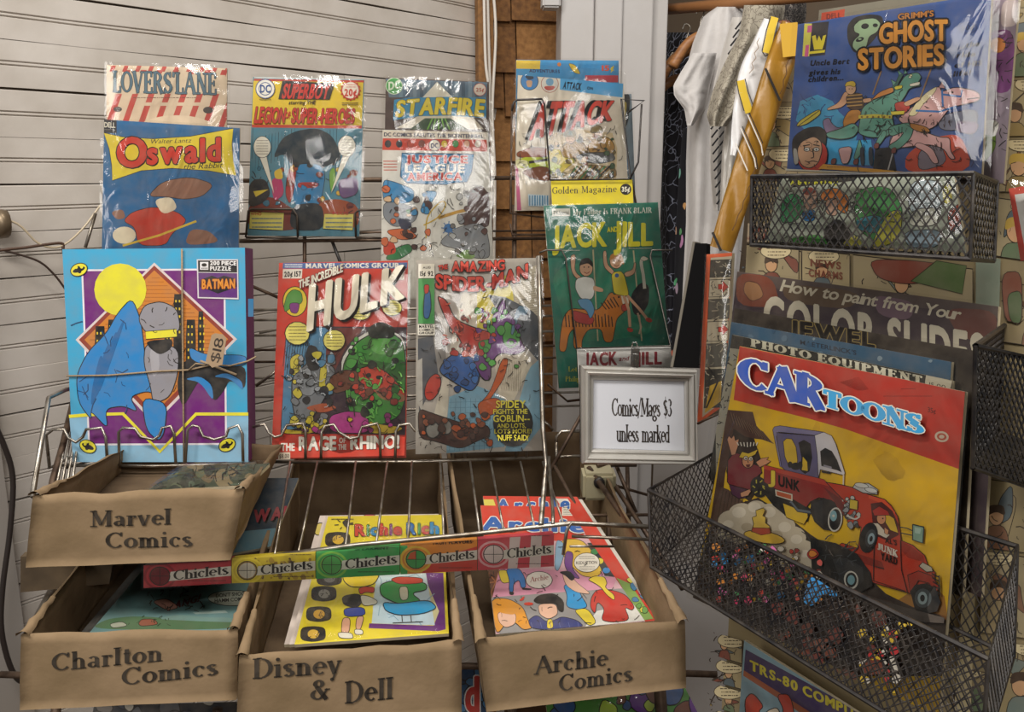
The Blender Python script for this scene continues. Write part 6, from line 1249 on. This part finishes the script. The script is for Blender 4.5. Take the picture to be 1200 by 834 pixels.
# ================================================================ comics lying in the kraft boxes
def flat(name, label, q, y_anchor, zc, lean, bg, seed, slv=None, yaw=8, n_under=3, group=None, cat='comic', th=.004):
    ax = (q[2][0] + q[3][0]) / 2; pl = Pl(ax, y_anchor, zc, yaw, lean)
    return comic(name, label, cat, pl, q, bg, slv=slv, seed=seed, group=group, th=th)
def under(label, cols, base_pl, q, dz, seed, group, cat='comic'):
    pl = base_pl.moved((q[2][0] + q[3][0]) / 2, (q[2][1] + q[3][1]) / 2, -dz)
    t, A, _ = comic('comic_book', label, cat, pl, q, cols[0], seed=seed, group=group, report=False)
    A.dabs(cols[1:], q[0][0], q[0][1], q[2][0], q[2][1], 10, seed, (4, 12)); A.build(t, 'cover_print'); return t
# centre box
GC = 'comics lying in the centre kraft box'
t, A, pl = flat('comic_book', 'yellow comic with multicoloured title and a purple framed mirror, topmost in the centre box', [(384.5, 605), (519, 603), (526, 742), (345, 755)], 748, .86, 74, '#dcc92e', 41, slv=(2, 2, 2, 0), group=GC)
A.crop(2.838, 270, 540)
A.s('#dccf9a', '480,372 700,372 700,540 560,560 470,545', k=None); A.p('#6a2c7c', '640,372 708,372 716,560 690,566 460,556 462,540 676,548 694,500'); A.p('#c9dbe2', '486,372 650,372 680,546 470,540'); A.ink(490, 380, 660, 540, 16, 4, '#8fb0c0', 3, 40)
for cx, cy in ((358, 262), (330, 390), (312, 442), (295, 510), (276, 576)):
    A.s('#1c1a1a', [(cx - 42, cy - 22), (cx, cy - 27), (cx + 40, cy - 22), (cx + 42, cy + 18), (cx, cy + 27), (cx - 44, cy + 20)], k=None); A.e(('#b8405c', '#5c5a58', '#8f8d88', '#c99a34', '#cfa838')[(cy // 60) % 5], cx, cy, 20, 16, k='#1c1a1a', kw=2); A.ink(cx - 20, cy - 12, cx + 20, cy + 12, 5, cy, wd=2, L=12)
# plain shapes of cloth
A.s('#dcc22e', '372,372 500,372 480,410 440,420 400,420 376,400', k='#1c1814', kw=3); A.s('#c8352c', '425,425 445,418 480,420 478,440 450,436 432,446', k='#1c1814', kw=2); A.s('#23242c', '370,450 430,440 440,470 420,490 376,480', k='#1c1814', kw=2); A.s('#3a4a9c', '376,490 445,486 450,515 380,520', k='#1c1814', kw=2); A.s('#d9a68c', '372,522 400,522 395,575 368,575', k='#1c1814', kw=2); A.s('#d9a68c', '420,518 446,516 432,565 416,560', k='#1c1814', kw=2); A.s('#e0dccf', '356,570 404,572 410,592 362,590', k='#1c1814', kw=2); A.s('#e0dccf', '412,560 440,562 442,578 414,578', k='#1c1814', kw=2); A.s('#dcd6c6', '430,446 460,450 490,466 486,478 440,484', k='#1c1814', kw=2)
A.s('#3d9a50', '496,410 560,395 650,405 655,430 600,440 640,470 560,478 500,450', k='#1c2014', kw=3); A.s('#2f9fd0', '505,470 560,476 660,462 690,490 640,510 560,515 515,500', k='#142028', kw=3); A.s('#c8402e', '530,395 560,385 640,390 640,408 560,412', k='#1c1814', kw=2); A.s('#d8cfb8', '560,420 590,418 592,462 566,466', k='#1c1814', kw=2); A.l('#3a3a30', 3, '570,515 572,536'); A.l('#3a3a30', 3, '600,515 602,536'); A.l('#3a3a30', 3, '540,540 640,536')
A.s('#2a2a28', '370,205 385,195 400,212 385,225', k=None); [A.l('#2a2a28', 3, [(378 + 18 * math.cos(i), 212 + 10 * math.sin(i)), (378 + 32 * math.cos(i), 212 + 18 * math.sin(i))]) for i in range(7)]; A.lines('#2a2a28', 336, 190, 410, 200, 1, 3)
T = lift(A)
for ch, x0, x1, c in (('R', 414, 450, '#c43c2c'), ('i', 454, 462, '#3b8f48'), ('c', 466, 492, '#2f86b8'), ('h', 496, 524, '#c43c2c'), ('i', 530, 538, '#7a3a80'), ('e', 542, 570, '#c43c2c'), ('R', 586, 618, '#2f6fb8'), ('i', 624, 632, '#3b8f48'), ('c', 636, 660, '#c43c2c'), ('h', 664, 694, '#2f86b8')):
    T.t(c, ch, x0, 250 - (x0 - 414) * .02, x1, 250 - (x0 - 414) * .02, 36, 'x', out='#1c1a18', ow=2)
A.build(t, 'cover_print'); T.build(t, 'title_lettering')
for i, lb in enumerate(('comic with white and pink edge directly under the yellow one, centre box', 'comic second under the yellow one in the centre box')):
    under(lb, ['#cfc0b4', '#b0405c', '#4a3a38', '#c9b45a'], pl, [(380 - i * 5, 604), (514, 602), (521, 740), (339 - i * 6, 755)], .008 + .008 * i, 50 + i, GC)
# right box
GR = 'comics lying in the right kraft box'
t, A, pl = flat('comic_book', 'comic with red header and pink party picture, topmost in the right box', [(563, 592), (664, 594), (756, 728), (581, 743)], 738, .86, 72, '#c9a0a4', 42, group=GR, yaw=10)
A.crop(4.3875, 540, 570)
A.p('#c23a28', '90,96 560,96 640,260 500,280 120,260'); A.p('#d2c04e', '20,120 80,124 92,178 36,176'); A.t('#3a3420', 'SPECIAL', 26, 150, 78, 150, 9, 'x'); A.t('#3a3420', 'ISSUE', 30, 164, 74, 164, 9, 'x'); A.r('#d6cdbb', 520, 100, 580, 150); A.lines('#3a3834', 526, 104, 574, 146, 5, 3)
A.p('#6a4028', '110,420 240,420 250,560 150,580'); [A.l('#a86a3c', 5, [(180, 490), (180 + 80 * math.cos(i), 490 + 80 * math.sin(i))]) for i in range(7)]
A.p('#c98a9c', '200,420 820,440 780,520 300,580 160,580'); A.p('#8c8884', '160,570 560,540 900,520 940,690 200,760 150,620'); A.p('#d8d4c8', '700,640 900,600 945,690 640,720'); A.s('#d8c236', '190,430 240,430 262,490 210,500', k='#1e1a16', kw=3)
A.s('#d0a93a', '520,270 620,270 700,360 730,440 690,470 620,460 560,400 510,330', k='#1e1a16', kw=3); A.s('#6a3a7c', '540,330 580,340 570,420 620,480 560,460 530,400', k='#1e1a16', kw=3); A.s('#7f9fb4', '490,270 530,290 530,360 500,440 480,420', k='#1e1a16', kw=2)
A.p('#2a2e30', '650,290 720,290 830,470 740,460'); [A.e(c, x, y, 20, 16, k='#1e1a16', kw=2) for c, x, y in (('#3a7a44', 688, 336), ('#d0c23a', 714, 384), ('#2f7fb8', 748, 432), ('#8fb4c8', 700, 296))]
A.e('#d8d0be', 648, 392, 66, 50, k='#1e1a16', kw=3); A.lines('#4a4640', 606, 356, 690, 376, 2, 3); A.t('#4a4640', 'REDUCTION', 592, 402, 700, 398, 15, 'b'); A.lines('#4a4640', 610, 408, 690, 432, 2, 3); A.e('#d6d0c2', 402, 482, 68, 44, k='#1e1a16', kw=3); A.t('#8c2f2c', 'Archie', 356, 494, 450, 478, 26, 's')
A.s('#2c70b0', '230,424 300,420 330,470 335,520 310,524 300,480 270,500 270,545 248,545 250,480', k='#141a20', kw=3); A.s('#1c1a1c', '248,540 275,545 270,560 250,558', k=None); A.s('#1c1a1c', '312,522 366,526 360,534 316,532', k=None)
# clothes and hair as plain shapes, faces left blank
A.s('#2c86b8', '524,506 600,500 616,560 656,620 600,636 540,620 548,560', k='#141a20', kw=3); A.s('#cfa58c', '520,450 556,450 600,500 660,545 660,556 590,545 540,510', k='#1e1a16', kw=2); A.s('#1d1c20', '500,440 560,434 590,470 570,490 540,462', k=None); A.s('#d8c032', '580,636 650,626 700,700 660,720 620,680', k='#1e1a16', kw=3)
A.s('#b93428', '700,530 790,536 850,560 894,620 880,640 840,620 870,690 780,700 720,690 740,630 700,590 690,660 664,620 670,570', k='#1e1210', kw=3); A.s('#d6bb3a', '650,480 690,460 740,466 752,500 740,520 790,560 790,590 750,560 720,520 690,500', k='#1e1a16', kw=3)
A.s('#d08c2c', '150,600 180,575 250,580 320,620 345,690 370,730 320,740 280,700 240,690 200,750 180,750', k='#1e1a16', kw=3); A.s('#d9ac90', '186,650 250,640 285,660 280,710 230,730 196,700', k='#1e1a16', kw=2); A.s('#d08c2c', '180,600 260,610 285,665 190,650', k=None)
A.s('#1f1b1a', '370,590 400,560 480,550 530,590 528,650 500,640 490,600 400,606', k='#1e1a16', kw=2); A.s('#d9ac90', '396,606 490,604 500,660 450,686 404,660', k='#1e1a16', kw=2); A.s('#343a6c', '345,690 390,660 440,700 480,690 520,670 600,690 636,726 440,740 360,730', k='#14141c', kw=3); A.s('#d6bb30', '444,686 470,684 476,730 442,734', k='#1e1a16', kw=2)
for i in range(6): A.l('#5c6290', 2.5, [(360 + i * 48, 700), (368 + i * 48, 728)])
A.s('#c23a28', '296,590 330,562 320,590', k=None); A.e('#c23a28', 348, 606, 24, 8); A.ink(120, 270, 900, 720, 70, 14, wd=2.5, L=30); A.lines('#c2b9a8', 700, 460, 760, 470, 1, 3)
T = lift(A); T.t('#2c5a9c', 'Archie', 104, 226, 640, 238, 64, 'x', gap=.12, out='#d8d0c4', ow=5); A.build(t, 'cover_print'); T.build(t, 'title_lettering')
p2 = pl.moved(668, 735, -.010)
t, A, _ = comic('comic_book', 'red-headed comic second from the top in the right box, its blue title half hidden', 'comic', p2, [(566, 581), (676, 582), (770, 727), (590, 742)], '#c23a28', group=GR, report=False)
A.crop(4.3875, 540, 570); A.p('#d2c04e', '96,66 168,66 180,100 104,104'); A.p('#d6cdbb', '490,62 548,62 566,86 506,88'); A.t('#2c5a9c', 'Archie', 180, 130, 560, 116, 60, 'x', gap=.3, out='#d8d0c4', ow=4)
A.p('#7fa050', '800,470 870,500 990,680 930,690'); A.dabs(['#b04a8c', '#d8cf4a', '#d8d4c8', '#6a9a4c', '#4a7a9c'], 790, 300, 960, 680, 22, 5, (10, 22), kw=2); A.build(t, 'cover_print')
under('third comic down in the right box, a white page edge at the right', ['#cfc8ba', '#7fa04a', '#c9c04a', '#b0507c'], p2, [(575, 584), (682, 585), (775, 726), (600, 742)], .009, 57, GR)
# left bottom box
GL_ = 'comics lying in the lower left kraft box'
t, A, pl = flat('comic_book', 'faded teal comic with a distant farmhouse and a speech balloon, in the lower left box', [(178, 655), (330, 655), (268, 738), (104, 742)], 738, .86, 76, '#6f9494', 43, slv=(2, 1, 2, 0), group=GL_)
A.q = None; A.crop(2.656, 0, 520)
A.q = [(172, 655), (330, 655), (268, 738), (104, 742)]
A.s('#5c7c58', '280,575 330,545 420,535 560,545 740,552 730,575 500,580', k=None); A.s('#7c9c94', '480,545 560,530 640,540 720,540 760,556 620,552', k=None); A.s('#9c5a44', '430,560 440,545 480,545 495,562 440,568', k='#3a2a20', kw=2); A.s('#b8b8a4', '340,560 380,552 400,566 350,574', k='#3a3a30', kw=2); A.ink(400, 540, 540, 560, 12, 3, '#33402c', 2, 12); A.p('#a8bcb4', '600,525 700,518 710,526 610,530')
A.e('#b4b8a8', 725, 480, 78, 24, k='#1d1f1e', kw=2); A.t('#242624', "DON'T SHOOT,", 672, 478, 776, 470, 11, 'b'); A.t('#242624', 'HAMM COMIN!', 668, 494, 770, 487, 11, 'b'); A.t('#6a2f34', 'BANG!', 520, 520, 620, 490, 22, 'x', sl=.3); A.s('#b58070', '470,490 520,480 560,510 520,520', k='#2a2422', kw=2); A.ink(450, 440, 640, 520, 30, 6, '#3a2f2c', 2.4, 22)
A.build(t, 'cover_print')
under('dark-edged comic under the teal one, lower left box', ['#3a3a38', '#55524a', '#2a3a44'], pl, [(170, 652), (322, 652), (264, 738), (94, 742)], .010, 61, GL_)
t, A, _ = flat('comic_book', 'dark blue comic with jagged red lettering, standing behind in the lower left box', [(286, 560), (350, 560), (318, 640), (262, 650)], 648, .98, 60, '#23303a', 45, group=GL_)
A.t('#8c2c34', 'WAM', 296, 612, 344, 606, 14, 'x', sl=.1, sh='#12161a'); A.p('#54747c', '268,624 330,618 320,645 264,652'); A.build(t, 'cover_print')
# top box
t, A, pl = flat('comic_book', 'dark green brown comic in a bag lying in the topmost kraft box', [(215, 546), (316, 543), (290, 568), (172, 575)], 570, .90, 80, '#3d4436', 46, slv=(2, 1, 2, 0))
A.dabs(['#58604a', '#6a5c44', '#2c332c', '#4c5848', '#7a6c50'], 160, 541, 330, 577, 40, 5, (3, 11), None); A.ink(160, 542, 330, 576, 40, 6, '#1d221c', 1.2, 16); A.build(t, 'cover_print')

# ---- row of gum packets tied under the rod
GP = Pl(410, 675, .868, yaw=4, lean=14); SEG = [('#b02f38', 0), ('#c9b22a', 1), ('#3a9a4e', 2), ('#d2842e', 3), ('#c4404c', 4)]
gm = thing('gum_packet_strip', 'strip of five coloured gum cartons joined end to end, hung below the front rod', 'gum cartons', GP.M)
XS = [20, 268, 505, 742, 960, 1176]
def gy(x): return 150 - (x - 20) * .0779, 213 - (x - 20) * .0528
def gp(x, y): return (x / 2.4 + 160, y / 2.4 + 600)
for i, (c, _) in enumerate(SEG):
    x0, x1 = XS[i], XS[i + 1] - 2; a0, b0 = gy(x0); a1, b1 = gy(x1); q = [gp(x0, a0), gp(x1, a1), gp(x1, b1), gp(x0, b0)]
    uv = [GP.uv(*c_) for c_ in q]; cen = ((uv[0][0] + uv[1][0]) / 2, uv[3][1])
    ct = slab('gum_carton', uv[::-1], -.016, 0, mat('carton_' + c, c, .35, noise_amt=.12, scale=60), gm); ct['label'] = ['red gum carton', 'yellow gum carton', 'green gum carton', 'orange and green gum carton', 'pink and white gum carton'][i]
    A = Art(GP); A.q = q; A.p(c, q); A.crop(2.4, 160, 600); W_ = x1 - x0; cx = x0 + (44 if i else 46); m0, m1 = (a0 + b0) / 2, (a1 + b1) / 2; cy = m0 - 2
    L2 = {0: '#8c222c', 1: '#d8c43a', 2: '#7fb84a', 3: '#d8b33a', 4: '#d6a0a0'}[i]; L3 = {0: '#701c24', 1: '#8a6a2c', 2: '#4aa04e', 3: '#3a9a4e', 4: '#cfc0b8'}[i]
    if i == 1: A.dabs(['#5c4624', '#8a6c24', '#a88a28'], x0 + 60, a0, x1, b1, 70, 3, (3, 9), None)
    if i == 3: A.p('#3a9a4e', [(x0, a0), (x0 + 20, a0), (x0 + 20, b0), (x0, b0)]); A.p('#c23c2c', [(x0 + 90, m0 - 4), (x1, m1 - 24), (x1, b1), (x0 + 60, b0 - 4)])
    if i == 4: A.p('#cfbfb8', [(x0 + 90, a0 - 6), (x0 + 120, a0 - 8), (x0 + 110, b0), (x0 + 84, b0)]); A.p('#cfbfb8', [(x0 + 150, a0 - 10), (x0 + 180, a0 - 12), (x0 + 176, b0), (x0 + 144, b0)])
    for r_, cc in ((46, L2), (39, c), (33, L2)): A.e(cc, cx, cy, r_, r_ * .82)
    A.p('#d2cdbe', [(cx + 30, m0 - 14), (x1, m1 - 14), (x1, m1 + 13), (cx + 24, m0 + 12)])
    A.e(L3, cx, cy, 28, 26, k='#2a2622', kw=2.5)
    if i == 3: A.p('#c9582c', [(cx - 24, cy), (cx - 16, cy - 18), (cx, cy - 24), (cx, cy)])
    if i == 1: A.e('#bdb5a4', cx, cy, 24, 22)
    A.l('#2a2622', 1.6, [(cx - 28, cy), (cx + 28, cy)]); A.l('#2a2622', 1.6, [(cx, cy - 26), (cx, cy + 26)])
    A.lines('#3a2a20', x0 + W_ * .45, a1 + 3, x1 - 10, a1 + 9, 1, 2); A.lines('#3a2a20', x0 + W_ * .5, b1 - 10, x1 - 14, b1 - 5, 1, 2)
    if i == 3: A.t('#3a2418', 'FRUIT FLAVORS', x0 + 92, a1 + 14, x1 - 14, a1 + 10, 9, 'x')
    if i == 2: A.t('#1c4a2c', 'SPEARMINT', x0 + 110, a1 + 13, x1 - 30, a1 + 10, 8, 'x')
    A.t('#26221f', 'Chiclets', cx + 38, m0 + 10, x1 - 8, m1 + 9, 28, 'S', gap=-.1); o = A.build(ct, 'carton_print')
V, Fc = [], []
q = [gp(16, 146), gp(1180, 56), gp(1180, 156), gp(16, 217)]
sleeve(GP, q, gm, 33, z=.0008, amp=.0012, nx=40, ny=5, name='shrink_wrap')
# ---- comics showing under the boxes at the bottom edge
GBt = 'comics on the bottom shelf'
for lb, q, zc, bg, cols, sd_ in (
    ('blue comic with part of a red letter, between the bottom centre and right boxes', [(540, 778), (572, 776), (580, 880), (538, 880)], 1.02, '#2c5478', ['#1f3a58', '#3f6f94'], 71),
    ('green and purple picture comic at the bottom edge below the right box', [(640, 826), (800, 800), (850, 900), (650, 900)], .98, '#4f8a3c', ['#6a3a8c', '#d0c23a', '#b8d04a', '#7a4a3a', '#3a5a8c'], 72),
    ('dark comic at the bottom left edge below the lower left box', [(110, 826), (280, 822), (290, 900), (100, 900)], 1.0, '#2a2a2c', ['#4a4a4c', '#3a3c44', '#5c5650', '#8a8478'], 73)):
    pl = Pl((q[2][0] + q[3][0]) / 2, 880, zc, 8, 60); t, A, _ = comic('comic_book', lb, 'comic', pl, q, bg, group=GBt, slv=(1, 1, 1, 0) if sd_ == 72 else None, seed=sd_)
    A.dabs(cols, q[0][0], q[0][1] - 20, q[2][0], 870, 22, sd_, (5, 16))
    if sd_ == 71: A.t('#b8342c', 'd', 545, 834, 562, 834, 40, 'x', out='#d8d0c8', ow=1.4)
    A.build(t, 'cover_print')
bpy.context.view_layer.update()
for o in bpy.data.objects:
    if 'label' in o and len(o['label'].replace('-', ' ').split()) > 15: print('LONG', o.name, o['label'])
print('OBJECTS', len(bpy.data.objects), 'TRIS', sum(len(o.data.polygons) * 2 for o in bpy.data.objects if o.type == 'MESH'))
